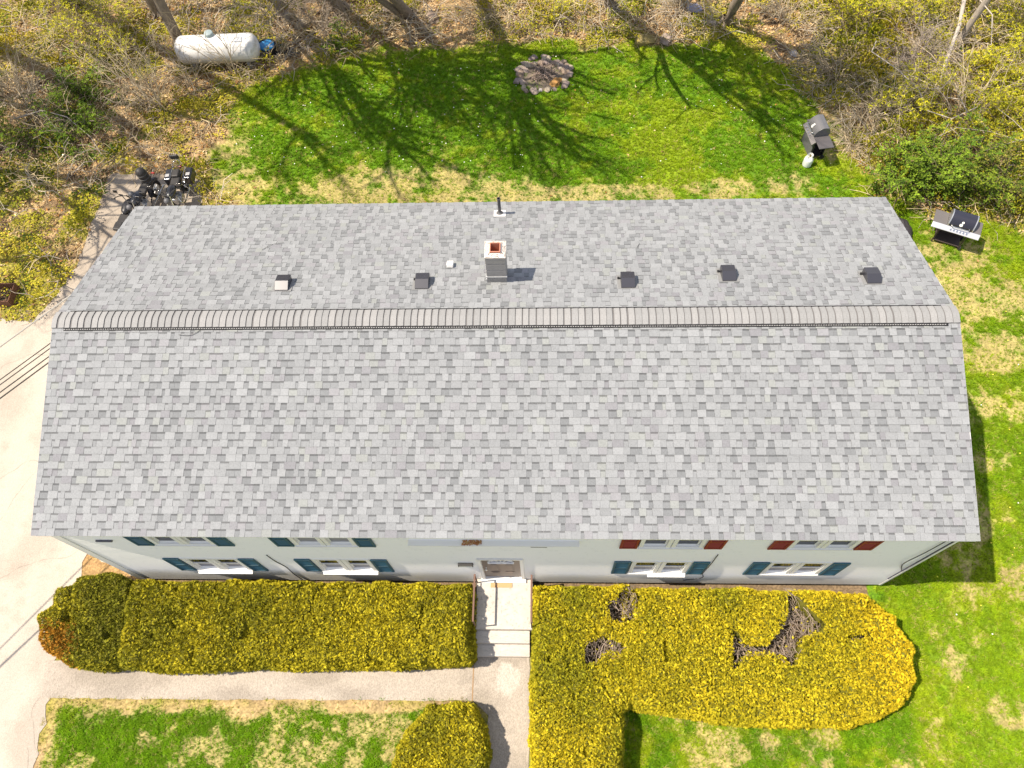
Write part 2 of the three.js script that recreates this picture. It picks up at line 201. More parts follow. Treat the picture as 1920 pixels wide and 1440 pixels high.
{
  const r = R(21), l = [], b = new MB();
  b.quad([-0.035, 0, 0], [0, 0.012, -0.022], [0.04, 0.002, 0], [0, 0.014, 0.022], [1, 1, 1]); b.tri([0.04, 0.002, 0], [0.055, 0.012, 0.004], [0.03, 0.012, 0.012], null, [1, 1, 1]);
  const g = b.geo(); g.deleteAttribute('color');
  for (let i = 0; i < 120000; i++) {
    const x = lerp(-24, 23, r()), z = lerp(-23, -3.8, Math.pow(r(), 1.25)); if (covered(x, z)) continue; const q = zone(x, z); if (r() < q.lawn * 0.985) continue; if (r() < q.green * 0.45) continue;
    const v = 0.5 + 0.9 * r(), k = r(); let c = k < 0.5 ? [0.52, 0.36, 0.18] : k < 0.7 ? [0.34, 0.20, 0.09] : k < 0.93 ? [0.62, 0.49, 0.30] : [0.46, 0.23, 0.07];
    const s = 0.8 + 1.0 * r(); l.push({ p: V(x, 0.006 + r() * 0.03, z), q: orient((r() - 0.5) * 1.1, 1, (r() - 0.5) * 1.1, r() * 6.28), s: V(s, s, s), c: C(c[0] * v, c[1] * v, c[2] * v) });
  }
  tag(instances('leaf_litter', g, leafMat(0.9), l, scene), 'dry brown fallen leaves covering the woodland floor', 'leaf litter');
}
{
  const r = R(31), l = [];
  const b = new MB(); for (let i = 0; i < 7; i++) { const a = i * 0.9 + r(), R0 = 0.02 + 0.05 * r(), h = 0.03 + 0.09 * r(), ca = Math.cos(a), sa = Math.sin(a), w = 0.016, L = 0.05; b.quad([ca * R0, h, sa * R0], [ca * (R0 + L * 0.5) - sa * w, h + 0.014, sa * (R0 + L * 0.5) + ca * w], [ca * (R0 + L), h + 0.004, sa * (R0 + L)], [ca * (R0 + L * 0.5) + sa * w, h + 0.014, sa * (R0 + L * 0.5) - ca * w], [1, 1, 1]); }
  const g = b.geo(); g.deleteAttribute('color');
  for (let i = 0; i < 52000; i++) {
    const x = lerp(-24, 23, r()), z = lerp(-23, -3.8, Math.pow(r(), 1.2)); if (covered(x, z)) continue; const q = zone(x, z); if (r() < q.lawn) continue; if (r() > q.green * 1.1 + 0.06) continue;
    const k = noise(x * 0.7 + 8, z * 0.7), dk = x < -14 && z > -15 && z < -9 ? 0.7 : 0.12; let c = r() < dk ? [0.07, 0.12, 0.015] : mixC([0.27, 0.285, 0.018], [0.46, 0.39, 0.035], clamp(k * 1.4 - 0.2 + (r() - 0.5) * 0.5)); const v = 0.65 + 0.7 * r(), s = 0.7 + 1.1 * r();
    l.push({ p: V(x, 0.0, z), q: orient((r() - 0.5) * 0.4, 1, (r() - 0.5) * 0.4, r() * 6.28), s: V(s * 1.1, s * (0.7 + 4.5 * sstep(0.5, 0.8, noise(x * 1.6 + 4, z * 1.6 + 9)) * (x > 11 ? 1 : 0.6)), s * 1.1), c: C(c[0] * v, c[1] * v, c[2] * v) });
  }
  tag(instances('ground_cover', g, leafMat(), l, scene), 'low yellow-green ground cover creeping through the woodland edge', 'ground cover');
}
{
  const r = R(37), b = new MB(); b.tube([[0, 0, 0], [0.18, 0.05, 0.03], [0.36, 0.06, -0.02], [0.52, 0.0, 0.04]], 0.009, 0.005, 3, [1, 1, 1]); b.tube([[0.2, 0.05, 0.02], [0.3, 0.1, 0.12], [0.42, 0.08, 0.2]], 0.005, 0.003, 3, [1, 1, 1]); const g = b.geo(); g.deleteAttribute('color'); const l = [];
  for (let i = 0; i < 27000; i++) { const x = lerp(-24, 23, r()), z = lerp(-23, -4, Math.pow(r(), 1.15)); if (covered(x, z)) continue; const q = zone(x, z); if (r() < q.lawn * 1.02 || (x < -14 && z > -9 && r() < 0.75)) continue; const cl = noise(x * 0.8 + 5, z * 0.8 + 70); if (r() > cl * 1.6 - 0.2) continue; const v = 0.55 + 0.75 * r(), c = r() < 0.6 ? [0.58, 0.47, 0.29] : [0.48, 0.42, 0.34], s = 0.7 + 1.6 * r(); l.push({ p: V(x, 0.02 + r() * r() * 0.4, z), q: orient((r() - 0.5) * 1.7, 1, (r() - 0.5) * 1.7, r() * 6.28), s: V(s, s, s), c: C(c[0] * v, c[1] * v, c[2] * v) }); }
  tag(instances('twig_litter', g, mat(1, 1, 1, 0.9), l, scene), 'dry twigs strewn through the leaves of the wood edge', 'twigs');
}
{
  const r = R(41), l = [], g = new THREE.CircleGeometry(0.015, 6).rotateX(-Math.PI / 2);
  for (let i = 0; i < 260; i++) { const x = lerp(-10, 11, r()), z = lerp(-16, -9.5, r()); const q = zone(x, z); if (q.w < 0.5 || noise(x * 0.6, z * 0.6 + 3) < 0.42) continue; l.push({ p: V(x, 0.07, z), q: orient((r() - 0.5) * 0.6, 1, (r() - 0.5) * 0.6, 0), s: V(1, 1, 1).multiplyScalar(0.7 + r() * 0.9), c: C(0.8, 0.8, 0.75) }); }
  for (let i = 0; i < 70; i++) { const x = lerp(10.6, 16.5, r()), z = lerp(-6.5, 8.5, r()); l.push({ p: V(x, 0.07, z), q: orient((r() - 0.5) * 0.6, 1, (r() - 0.5) * 0.6, 0), s: V(1.3, 1, 1.3), c: r() < 0.7 ? C(0.75, 0.65, 0.08) : C(0.8, 0.8, 0.7) }); }
  tag(instances('lawn_flowers', g, leafMat(), l, scene), 'tiny white and yellow flowers scattered through the grass', 'flowers');
}
console.log('ground done');

// ---------------------------------------------------------------- the house
const A = 9.5566, Z1 = 4.3574, HE = 4.7977, SL = 0.3311, ZW = 4.157, XW = 9.44;
const NRM = Math.hypot(1, SL), cosP = 1 / NRM, sinP = SL / NRM, SLEN = Z1 * NRM;
// point on a slope: u along the ridge, v up the slope from the eave, h above the deck; side +1 front, -1 back
const onRoof = (side, u, v, h) => [u, HE + v * sinP + h * cosP, side * (Z1 - v * cosP + h * sinP)];
const granule = dataTex(512, 512, (x, y) => { const f = 0.72 + 0.36 * hash(x, y) + 0.26 * (hash(x >> 2, (y >> 2) + 99) - 0.5) + 0.12 * (hash(x >> 4, (y >> 4) + 9) - 0.5); return [f, f, f]; }, false); granule.repeat.set(1, 1);
const white = mat(0.80, 0.80, 0.79, 0.55), offWhite = mat(0.74, 0.735, 0.72, 0.6), black = mat(0.018, 0.018, 0.02, 0.55), darkIn = mat(0.03, 0.03, 0.035, 0.9);
const house = thing('apartment_house', 'long two-storey white house under a grey shingled gable roof', 'house');
const wallMat = new THREE.MeshStandardMaterial({ color: C(0.9, 0.9, 0.9), roughness: 0.62, map: dataTex(256, 256, (x, y) => { const f = 0.94 + 0.05 * hash(x, y) - 0.06 * sstep(0.6, 0.9, fbm(x * 0.05, y * 0.02, 3)); return [f, f, f * 0.99]; }, false) });

const CX = [-6.86, -3.73, 3.73, 6.88], LOW = [1.28, 2.36], HIGH = [3.56, 4.62];
const OPEN = []; for (const c of CX) for (const [h0, h1] of [LOW, HIGH]) OPEN.push([c - 0.70, c + 0.70, h0, h1]);
OPEN.push([-0.53, 0.54, 0.3, 2.50]);
// front wall: lapped boards, left out where windows and door stand
{
  const b = new MB(), e = 0.105, col = [1, 1, 1];
  for (let h = 0.22; h < 4.70; h += e) {
    const h1 = Math.min(h + e, 4.72); let iv = [[-XW, XW]];
    for (const [a, c, y0, y1] of OPEN) if (h + e * 0.5 > y0 && h + e * 0.5 < y1) iv = iv.flatMap(([p, q]) => (c <= p || a >= q) ? [[p, q]] : [[p, a], [c, q]].filter(([m, n]) => n - m > 0.01));
    for (const [p, q] of iv) {
      b.quad([p, h, ZW + 0.0245], [q, h, ZW + 0.0245], [q, h1, ZW + 0.003], [p, h1, ZW + 0.003], col, [[p, h], [q, h], [q, h1], [p, h1]]);
      b.quad([p, h, ZW - 0.004], [q, h, ZW - 0.004], [q, h, ZW + 0.0245], [p, h, ZW + 0.0245], col);
    }
  }
  part('front_wall', b.geo(), wallMat, house, 'white clapboard front wall with eight pairs of windows');
  const side = (s) => { const b2 = new MB(); const top = (z) => HE + SL * (Z1 - Math.abs(z)) - 0.1; for (let h = 0.22; h < 6.1; h += e) { const h1 = Math.min(h + e, 6.1); const zl = h1 > 4.7 ? Math.min(ZW, Z1 - (h1 + 0.1 - HE) / SL) : ZW; if (zl < 0.05) break; const X = s * (XW + 0.0245), X1 = s * (XW + 0.003); const q = [[X, h, -zl], [X, h, zl], [X1, h1, zl], [X1, h1, -zl]]; s > 0 ? b2.quad(q[1], q[0], q[3], q[2], col) : b2.quad(q[0], q[1], q[2], q[3], col); b2.quad([s * (XW - 0.004), h, -zl], [s * (XW - 0.004), h, zl], [X, h, zl], [X, h, -zl], col); } return b2.geo(); };
  part('side_wall', side(-1), wallMat, house); part('side_wall', side(1), wallMat, house);
  part('back_wall', box(-XW, XW, 0.22, 4.72, -ZW - 0.02, -ZW + 0.08), wallMat, house);
  part('foundation', merge([box(-XW + 0.06, XW - 0.06, 0, 0.22, ZW - 0.2, ZW - 0.05), box(-XW + 0.06, XW - 0.06, 0, 0.22, -ZW + 0.05, -ZW + 0.2), box(-XW + 0.05, -XW + 0.2, 0, 0.22, -ZW + 0.2, ZW - 0.2), box(XW - 0.2, XW - 0.05, 0, 0.22, -ZW + 0.2, ZW - 0.2)]), mat(0.12, 0.11, 0.105, 0.95), house, 'dark concrete foundation below the boards');
  for (const s of [-1, 1]) part('corner_board', merge([box(s * XW - 0.06 + (s > 0 ? 0.05 : -0.05) , s * XW + 0.06 + (s > 0 ? -0.02 : 0.02), 0.2, 4.72, ZW + 0.0255, ZW + 0.036), box(s > 0 ? XW + 0.026 : -XW - 0.038, s > 0 ? XW + 0.038 : -XW - 0.026, 0.2, 4.72, ZW - 0.07, ZW + 0.03)]), white, house);
  part('inner_floor', merge([box(-XW + 0.21, XW - 0.21, 2.72, 2.9, -ZW + 0.1, ZW - 0.3), box(-XW + 0.21, XW - 0.21, 0.0, 0.2, -ZW + 0.21, ZW - 0.21)]), darkIn, house);
}
// windows
const glass = new THREE.MeshPhysicalMaterial({ color: C(0.02, 0.024, 0.03), roughness: 0.06, ior: 1.33, specularIntensity: 0.8 });
const blind = mat(0.24, 0.24, 0.29, 0.5);
const tealShut = new THREE.MeshStandardMaterial({ color: C(0.018, 0.085, 0.135), roughness: 0.55 }), redShut = new THREE.MeshStandardMaterial({ color: C(0.22, 0.012, 0.018), roughness: 0.55 });
function twinWindow(c, h0, h1, blinds) {
  for (const s of [-1, 1]) {
    const x = c + s * 0.345, w = 0.335;
    const fr = part('window', merge([box(x - w, x - w + 0.09, h0, h1, ZW - 0.09, ZW + 0.035), box(x + w - 0.09, x + w, h0, h1, ZW - 0.09, ZW + 0.035), box(x - w + 0.09, x + w - 0.09, h1 - 0.09, h1, ZW - 0.09, ZW + 0.033), box(x - w + 0.09, x + w - 0.09, h0, h0 + 0.05, ZW - 0.09, ZW + 0.033)]), white, house);
    const hm = lerp(h0, h1, 0.52), gx0 = x - w + 0.09, gx1 = x + w - 0.09;
    part('upper_sash', merge([box(gx0, gx1, hm - 0.02, hm + 0.025, ZW - 0.02, ZW + 0.013), box(gx0, gx0 + 0.03, hm + 0.025, h1 - 0.09, ZW - 0.02, ZW + 0.011), box(gx1 - 0.03, gx1, hm + 0.025, h1 - 0.09, ZW - 0.02, ZW + 0.011)]), white, fr);
    part('lower_sash', merge([box(gx0, gx1, h0 + 0.05, h0 + 0.1, ZW - 0.053, ZW - 0.021), box(gx0, gx0 + 0.03, h0 + 0.1, hm - 0.02, ZW - 0.053, ZW - 0.023), box(gx1 - 0.03, gx1, h0 + 0.1, hm - 0.02, ZW - 0.053, ZW - 0.023)]), white, fr);
    part('pane', box(gx0 + 0.03, gx1 - 0.03, hm + 0.025, h1 - 0.09, ZW - 0.008, ZW - 0.002), glass, fr);
    part('pane', box(gx0 + 0.03, gx1 - 0.03, h0 + 0.1, hm - 0.02, ZW - 0.041, ZW - 0.035), blinds ? blind : glass, fr);
    part('sill', box(x - w - 0.01, x + w + 0.01, h0 - 0.045, h0 - 0.002, ZW - 0.05, ZW + 0.06), white, fr);
  }
}
function shutter(x0, x1, h0, h1, m, label) {
  const s = part('shutter', merge([box(x0, x0 + 0.05, h0, h1, ZW + 0.025, ZW + 0.056), box(x1 - 0.05, x1, h0, h1, ZW + 0.025, ZW + 0.056), box(x0 + 0.05, x1 - 0.05, h1 - 0.06, h1, ZW + 0.025, ZW + 0.054), box(x0 + 0.05, x1 - 0.05, h0, h0 + 0.07, ZW + 0.025, ZW + 0.054), box(x0 + 0.05, x1 - 0.05, (h0 + h1) / 2 - 0.03, (h0 + h1) / 2 + 0.03, ZW + 0.025, ZW + 0.054)]), m, house, label);
  const sl = []; for (let h = h0 + 0.09; h < h1 - 0.08; h += 0.045) if (Math.abs(h + 0.02 - (h0 + h1) / 2) > 0.055) sl.push(tf(new THREE.BoxGeometry(x1 - x0 - 0.1, 0.04, 0.008), (x0 + x1) / 2, h + 0.02, ZW + 0.034, -0.5));
  const lv = part('louvres', merge(sl), m, s); lv.userData.kind = 'stuff';
}
CX.forEach((c, i) => {
  twinWindow(c, LOW[0], LOW[1], true); twinWindow(c, HIGH[0], HIGH[1], i === 1);
  for (const s of [-1, 1]) { const a = s < 0 ? c - 1.09 : c + 0.715; shutter(a, a + 0.375, LOW[0] - 0.03, LOW[1], tealShut); shutter(a, a + 0.375, HIGH[0] - 0.03, HIGH[1], i < 2 ? tealShut : redShut, i < 2 ? undefined : 'dark red louvred shutter beside an upper window'); }
  if (i < 3) part('window_ledge', merge([tf(new THREE.BoxGeometry(i === 2 ? 0.9 : 1.36, 0.025, 0.09), c + (i === 2 ? 0.24 : 0.0), 1.21, ZW + 0.068, 0.16), box(c - 0.1, c + 0.64, 1.14, 1.185, ZW + 0.026, ZW + 0.07)]), white, house, 'white sloping ledge under a lower window');
});
// entrance
{
  const dr = new THREE.MeshStandardMaterial({ color: C(0.175, 0.135, 0.115), roughness: 0.5 });
  part('door_frame', merge([box(-0.53, -0.45, 0.5, 2.50, ZW - 0.1, ZW + 0.05), box(0.46, 0.54, 0.5, 2.50, ZW - 0.1, ZW + 0.05), box(-0.45, 0.46, 2.43, 2.50, ZW - 0.1, ZW + 0.048), box(-0.56, 0.57, 0.50, 0.56, ZW - 0.1, ZW + 0.13)]), white, house);
  const door = part('door', box(-0.45, 0.46, 0.56, 2.43, ZW - 0.06, ZW - 0.02), dr, house, 'brown panelled front door with a white fan-shaped light');
  for (const [x0, x1, y0, y1] of [[-0.28, -0.06, 0.68, 1.12], [0.08, 0.3, 0.68, 1.12], [-0.28, -0.06, 1.26, 1.86], [0.08, 0.3, 1.26, 1.86]]) part('door_panel', merge([box(x0, x1, y0, y1, ZW - 0.02, ZW - 0.012), rbox(x1 - x0 - 0.06, y1 - y0 - 0.08, 0.016, 0.006, (x0 + x1) / 2, (y0 + y1) / 2, ZW - 0.008)]), dr, door);
  const fan = []; fan.push(box(-0.30, 0.31, 1.96, 2.0, ZW - 0.02, ZW + 0.012)); for (let k = 0; k <= 6; k++) { const t = Math.PI * k / 6; fan.push(tf(new THREE.BoxGeometry(0.3, 0.018, 0.02), 0.005 + Math.cos(t) * 0.15, 2.0 + Math.sin(t) * 0.15, ZW - 0.008, 0, 0, t)); } fan.push(tf(new THREE.TorusGeometry(0.3, 0.022, 5, 20, Math.PI), 0.005, 2.0, ZW - 0.008), tf(new THREE.TorusGeometry(0.11, 0.014, 5, 12, Math.PI), 0.005, 2.0, ZW - 0.006));
  part('fan_light', merge(fan), mat(0.72, 0.74, 0.78, 0.4), door, 'white sunburst fan light in the door');
  part('door_handle', merge([cyl(0.022, 0.022, 0.05, 10, -0.37, 1.48, ZW + 0.005, Math.PI / 2), new THREE.SphereGeometry(0.032, 10, 8).translate(-0.37, 1.48, ZW + 0.035), rbox(0.04, 0.12, 0.012, 0.004, -0.37, 1.5, ZW - 0.014)]), mat(0.75, 0.72, 0.65, 0.25, 0.9), door);
  part('mailbox', merge([rbox(0.32, 0.15, 0.07, 0.012, -0.82, 2.03, ZW + 0.052)]), mat(0.62, 0.64, 0.68, 0.4, 0.3), house, 'small pale wall mailbox beside the door');
  part('mailbox_lid', merge([box(-0.99, -0.65, 2.106, 2.116, ZW + 0.018, ZW + 0.095), box(-0.995, -0.978, 1.95, 2.105, ZW + 0.018, ZW + 0.09), box(-0.662, -0.645, 1.95, 2.105, ZW + 0.018, ZW + 0.09)]), black, house);
  part('door_ledge', merge([box(-1.86, 1.76, 3.98, 4.02, ZW + 0.018, ZW + 0.15), box(-1.84, 1.74, 3.86, 3.978, ZW + 0.018, ZW + 0.10)]), white, house, 'long white ledge above the entrance');
  const lv = new MB(), r = R(5); for (let i = 0; i < 90; i++) { const x = -0.72 + r() * 0.42, z = ZW + 0.03 + r() * 0.1, y = 4.025 + r() * 0.02, a = r() * 6.28, L = 0.03; const col = r() < 0.5 ? [0.42, 0.18, 0.07] : [0.55, 0.36, 0.16]; lv.quad([x - Math.cos(a) * L, y, z - Math.sin(a) * L], [x + Math.sin(a) * L * 0.5, y + 0.01, z - Math.cos(a) * L * 0.5], [x + Math.cos(a) * L, y, z + Math.sin(a) * L], [x - Math.sin(a) * L * 0.5, y + 0.012, z + Math.cos(a) * L * 0.5], col); }
  part('caught_leaves', lv.geo(), new THREE.MeshStandardMaterial({ vertexColors: true, roughness: 0.9, side: THREE.DoubleSide }), house, 'rusty dead leaves caught on the ledge').userData.kind = 'stuff';
  for (const [x, h] of [[-0.87, 3.68], [0.91, 3.64], [-8.55, 3.86]]) part('wall_vent', merge([rbox(0.36, 0.06, 0.05, 0.01, x, h, ZW + 0.04), box(x - 0.15, x + 0.15, h - 0.075, h - 0.03, ZW + 0.018, ZW + 0.04)]), mat(0.10, 0.10, 0.13, 0.6), house, 'small dark hooded vent on the white boards');
  const cable = (pts) => part('wall_cable', tubeG(pts, 0.011, 24, 5), mat(0.05, 0.05, 0.06, 0.6), house);
  cable([[-5.35, 2.7, ZW + 0.03], [-5.32, 2.2, ZW + 0.035], [-5.24, 1.6, ZW + 0.03], [-5.26, 0.9, ZW + 0.03], [-5.2, 0.25, ZW + 0.04]]);
  cable([[4.86, 3.0, ZW + 0.03], [4.84, 2.2, ZW + 0.06], [4.82, 1.4, ZW + 0.06], [4.9, 0.8, ZW + 0.03], [4.5, 0.55, ZW + 0.03]]);
  cable([[9.2, 4.7, ZW + 0.05], [9.15, 3.4, ZW + 0.06], [9.05, 2.6, ZW + 0.08], [9.2, 2.1, ZW + 0.04], [9.32, 1.8, ZW + 0.05]]);
  part('downpipe', tubeG([[9.33, 4.7, ZW + 0.06], [9.33, 3, ZW + 0.06], [9.33, 1.0, ZW + 0.06]], 0.016, 12, 6), mat(0.06, 0.06, 0.1, 0.6), house, 'thin dark conduit down the right corner');
}
// roof deck, fascia
const deckMat = mat(0.68, 0.68, 0.67, 0.7);
const deck = (() => { const b = new MB(), t = 0.1, c = [1, 1, 1]; for (const s of [1, -1]) { const e = (u, v, h) => onRoof(s, u, v, h); const q = (a, b2, c2, d) => s > 0 ? b.quad(a, b2, c2, d, c) : b.quad(d, c2, b2, a, c); q(e(-A, 0, 0), e(A, 0, 0), e(A, SLEN, 0), e(-A, SLEN, 0)); q(e(A, 0, -t), e(-A, 0, -t), e(-A, SLEN, -t), e(A, SLEN, -t)); q(e(-A, 0, -t), e(A, 0, -t), e(A, 0, 0), e(-A, 0, 0)); q(e(A, 0, -t), e(A, SLEN, -t), e(A, SLEN, 0), e(A, 0, 0)); q(e(-A, SLEN, -t), e(-A, 0, -t), e(-A, 0, 0), e(-A, SLEN, 0)); } return b.geo(); })();
const roof = part('roof', deck, deckMat, house, 'grey architectural shingle gable roof');
part('soffit', merge([box(-A + 0.02, A - 0.02, 4.66, 4.69, ZW + 0.02, Z1 - 0.03), box(-A + 0.02, A - 0.02, 4.66, 4.69, -Z1 + 0.03, -ZW - 0.022)]), white, roof);
for (const s of [-1, 1]) for (const f of [1, -1]) { const a = onRoof(f, s * (A + 0.009), 0, -0.065), b = onRoof(f, s * (A + 0.009), SLEN, -0.065); const L = Math.hypot(b[1] - a[1], b[2] - a[2]); part('rake_trim', tf(new THREE.BoxGeometry(0.014, 0.1, L), a[0], (a[1] + b[1]) / 2, (a[2] + b[2]) / 2, Math.atan2(b[1] - a[1], -(b[2] - a[2]))), mat(0.5, 0.5, 0.5, 0.7), roof); }
// shingles: every tab has its own edges and thickness
{
  const N = 30, e = SLEN / N, pieces = [];
  const P = [[0.318, 0.325, 0.332], [0.296, 0.303, 0.310], [0.274, 0.281, 0.288], [0.243, 0.250, 0.257], [0.214, 0.221, 0.228], [0.288, 0.285, 0.298], [0.305, 0.315, 0.304], [0.248, 0.246, 0.260]];
  const r = R(1234);
  for (const side of [1, -1]) for (let k = 0; k < N; k++) {
    let u = -A - r() * 0.1, tab = r() < 0.5;
    while (u < A) {
      const w = tab ? 0.09 + r() * 0.16 : 0.06 + r() * 0.13; const u0 = Math.max(u, -A), u1 = Math.min(u + w - 0.003, A);
      if (u1 - u0 > 0.015) {
        const patch = fbm(u * 0.5 + 20, k * 0.23 + side * 50, 3), q = r() * 0.85 + (patch - 0.5) * 0.5; let c = tab ? P[q > 0.62 ? 2 : q > 0.25 ? 1 : 0] : P[q > 0.62 ? 4 : q > 0.38 ? 3 : q > 0.2 ? 2 : 1];
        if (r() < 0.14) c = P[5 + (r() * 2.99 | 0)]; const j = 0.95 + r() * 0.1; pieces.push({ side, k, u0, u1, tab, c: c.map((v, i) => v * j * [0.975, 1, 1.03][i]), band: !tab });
      }
      u += w; tab = r() < 0.82 ? !tab : tab;
    }
  }
  const addPiece = (b, s) => {
    const v0 = s.k * e, v1 = v0 + e + 0.012, hb = s.tab ? 0.015 : 0.008, ht = s.tab ? 0.003 : 0.0015; const X = (u, v, h) => onRoof(s.side, u, v, h); const f = s.side > 0;
    const Q = (a, b1, c1, d, col, uv) => f ? b.quad(a, b1, c1, d, col, uv) : b.quad(d, c1, b1, a, col, uv && [uv[3], uv[2], uv[1], uv[0]]);
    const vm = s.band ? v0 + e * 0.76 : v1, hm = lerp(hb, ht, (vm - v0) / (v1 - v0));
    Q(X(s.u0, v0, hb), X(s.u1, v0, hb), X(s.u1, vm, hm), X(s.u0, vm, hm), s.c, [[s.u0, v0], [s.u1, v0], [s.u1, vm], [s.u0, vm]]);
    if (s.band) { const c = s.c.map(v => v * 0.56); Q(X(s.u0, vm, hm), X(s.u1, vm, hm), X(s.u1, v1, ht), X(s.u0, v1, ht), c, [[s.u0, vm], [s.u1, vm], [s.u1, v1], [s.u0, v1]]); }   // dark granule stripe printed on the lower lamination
    const d = s.c.map(v => v * 0.4);                                    // cut edges show the bitumen core
    Q(X(s.u0, v0, 0), X(s.u1, v0, 0), X(s.u1, v0, hb), X(s.u0, v0, hb), d);
    Q(X(s.u0, v1, ht - 0.002), X(s.u0, v0, 0), X(s.u0, v0, hb), X(s.u0, v1, ht), d); Q(X(s.u1, v0, 0), X(s.u1, v1, ht - 0.002), X(s.u1, v1, ht), X(s.u1, v0, hb), d);
  };
  const cp = camera.position; for (const s of pieces) { const m = onRoof(s.side, (s.u0 + s.u1) / 2, (s.k + 0.5) * e, 0); const dx = cp.x - m[0], dy = cp.y - m[1], dz = cp.z - m[2], D = Math.hypot(dx, dy, dz); s.a = (s.u1 - s.u0) * (dy * cosP + s.side * dz * sinP) / D / D / D; }
  pieces.sort((p, q) => q.a - p.a);
  const sm = new THREE.MeshStandardMaterial({ vertexColors: true, map: granule, roughness: 0.92 });
  const field = new MB();
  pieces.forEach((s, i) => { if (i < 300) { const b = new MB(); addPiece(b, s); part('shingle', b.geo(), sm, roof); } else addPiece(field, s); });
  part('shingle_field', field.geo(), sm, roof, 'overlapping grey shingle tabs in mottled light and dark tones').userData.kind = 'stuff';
  console.log('shingles', pieces.length);
}
// ridge vent and its cap shingles
{
  const prof = []; for (let i = 0; i <= 8; i++) { const t = -1 + i / 4, z = t * 0.205; prof.push([HE + SL * Z1 + 0.034 - SL * Math.sqrt(z * z + 0.006), z]); }
  const capGeo = (w, h0, h1, th) => { const b = new MB(), c = [1, 1, 1]; for (let i = 0; i < 8; i++) { const [y0, z0] = prof[i], [y1, z1] = prof[i + 1]; b.quad([0, y1 + h0, z1], [0, y0 + h0, z0].map(v => v), [w, y0 + h1, z0], [w, y1 + h1, z1], c, [[0, z1], [0, z0], [w, z0], [w, z1]].map(q => q)); b.quad([w, y0 + h1 - th, z0], [w, y1 + h1 - th, z1], [w, y1 + h1, z1], [w, y0 + h1, z0], c); b.quad([0, y1 + h0 - th, z1], [0, y0 + h0 - th, z0], [0, y0 + h0, z0], [0, y1 + h0, z1], c); } for (const s of [0, 8]) { const [y, z] = prof[s]; s ? b.quad([0, y + h0 - th, z], [w, y + h1 - th, z], [w, y + h1, z], [0, y + h0, z], c) : b.quad([w, y + h1 - th, z], [0, y + h0 - th, z], [0, y + h0, z], [w, y + h1, z], c); } const g = b.geo(); g.deleteAttribute('color'); return g; };
  const base = capGeo(2 * A, 0, 0, 0.02).translate(-A, 0, 0);
  part('ridge_vent_base', base, mat(0.17, 0.165, 0.165, 0.9, 0, { map: granule }), roof);
  const n = 130, w = 2 * A / n, cgs = [0.78, 0.84, 0.88].map(q => capGeo(w * q, 0.006, 0.016, 0.006)), r = R(9);
  const tones = [[0.305, 0.308, 0.312], [0.285, 0.289, 0.293], [0.325, 0.326, 0.328]].map(c => mat(...c, 0.9, 0, { map: granule }));
  for (let i = 0; i < n; i++) part('ridge_cap_shingle', cgs[r() * 3 | 0], tones[r() * 3 | 0], roof).position.x = -A + i * w + (r() - 0.5) * 0.014;
  const y = HE + SL * (Z1 - 0.235) + 0.028, x0 = -A + 0.27, x1 = A - 0.25;
  const strip = part('ridge_vent_strip', merge([box(x0, x1, y - 0.02, y + 0.02, 0.214, 0.226), box(x0, x1, y - 0.03, y + 0.004, 0.246, 0.258), box(x0, x1, y - 0.03, y - 0.012, 0.226, 0.246)]), black, roof, 'black perforated vent strip along the front of the ridge');
  const holes = []; for (let x = x0 + 0.02; x < x1 - 0.03; x += 0.05) holes.push(box(x, x + 0.026, y - 0.012, y + 0.012, 0.2335, 0.2445)); part('vent_slots', merge(holes), mat(0.5, 0.5, 0.5, 0.8), strip).userData.kind = 'stuff';
  part('ridge_vent_strip', box(x0 + 0.03, x1 - 0.05, y - 0.02, y + 0.022, -0.229, -0.213), black, roof, 'thin black vent strip along the back of the ridge');
}
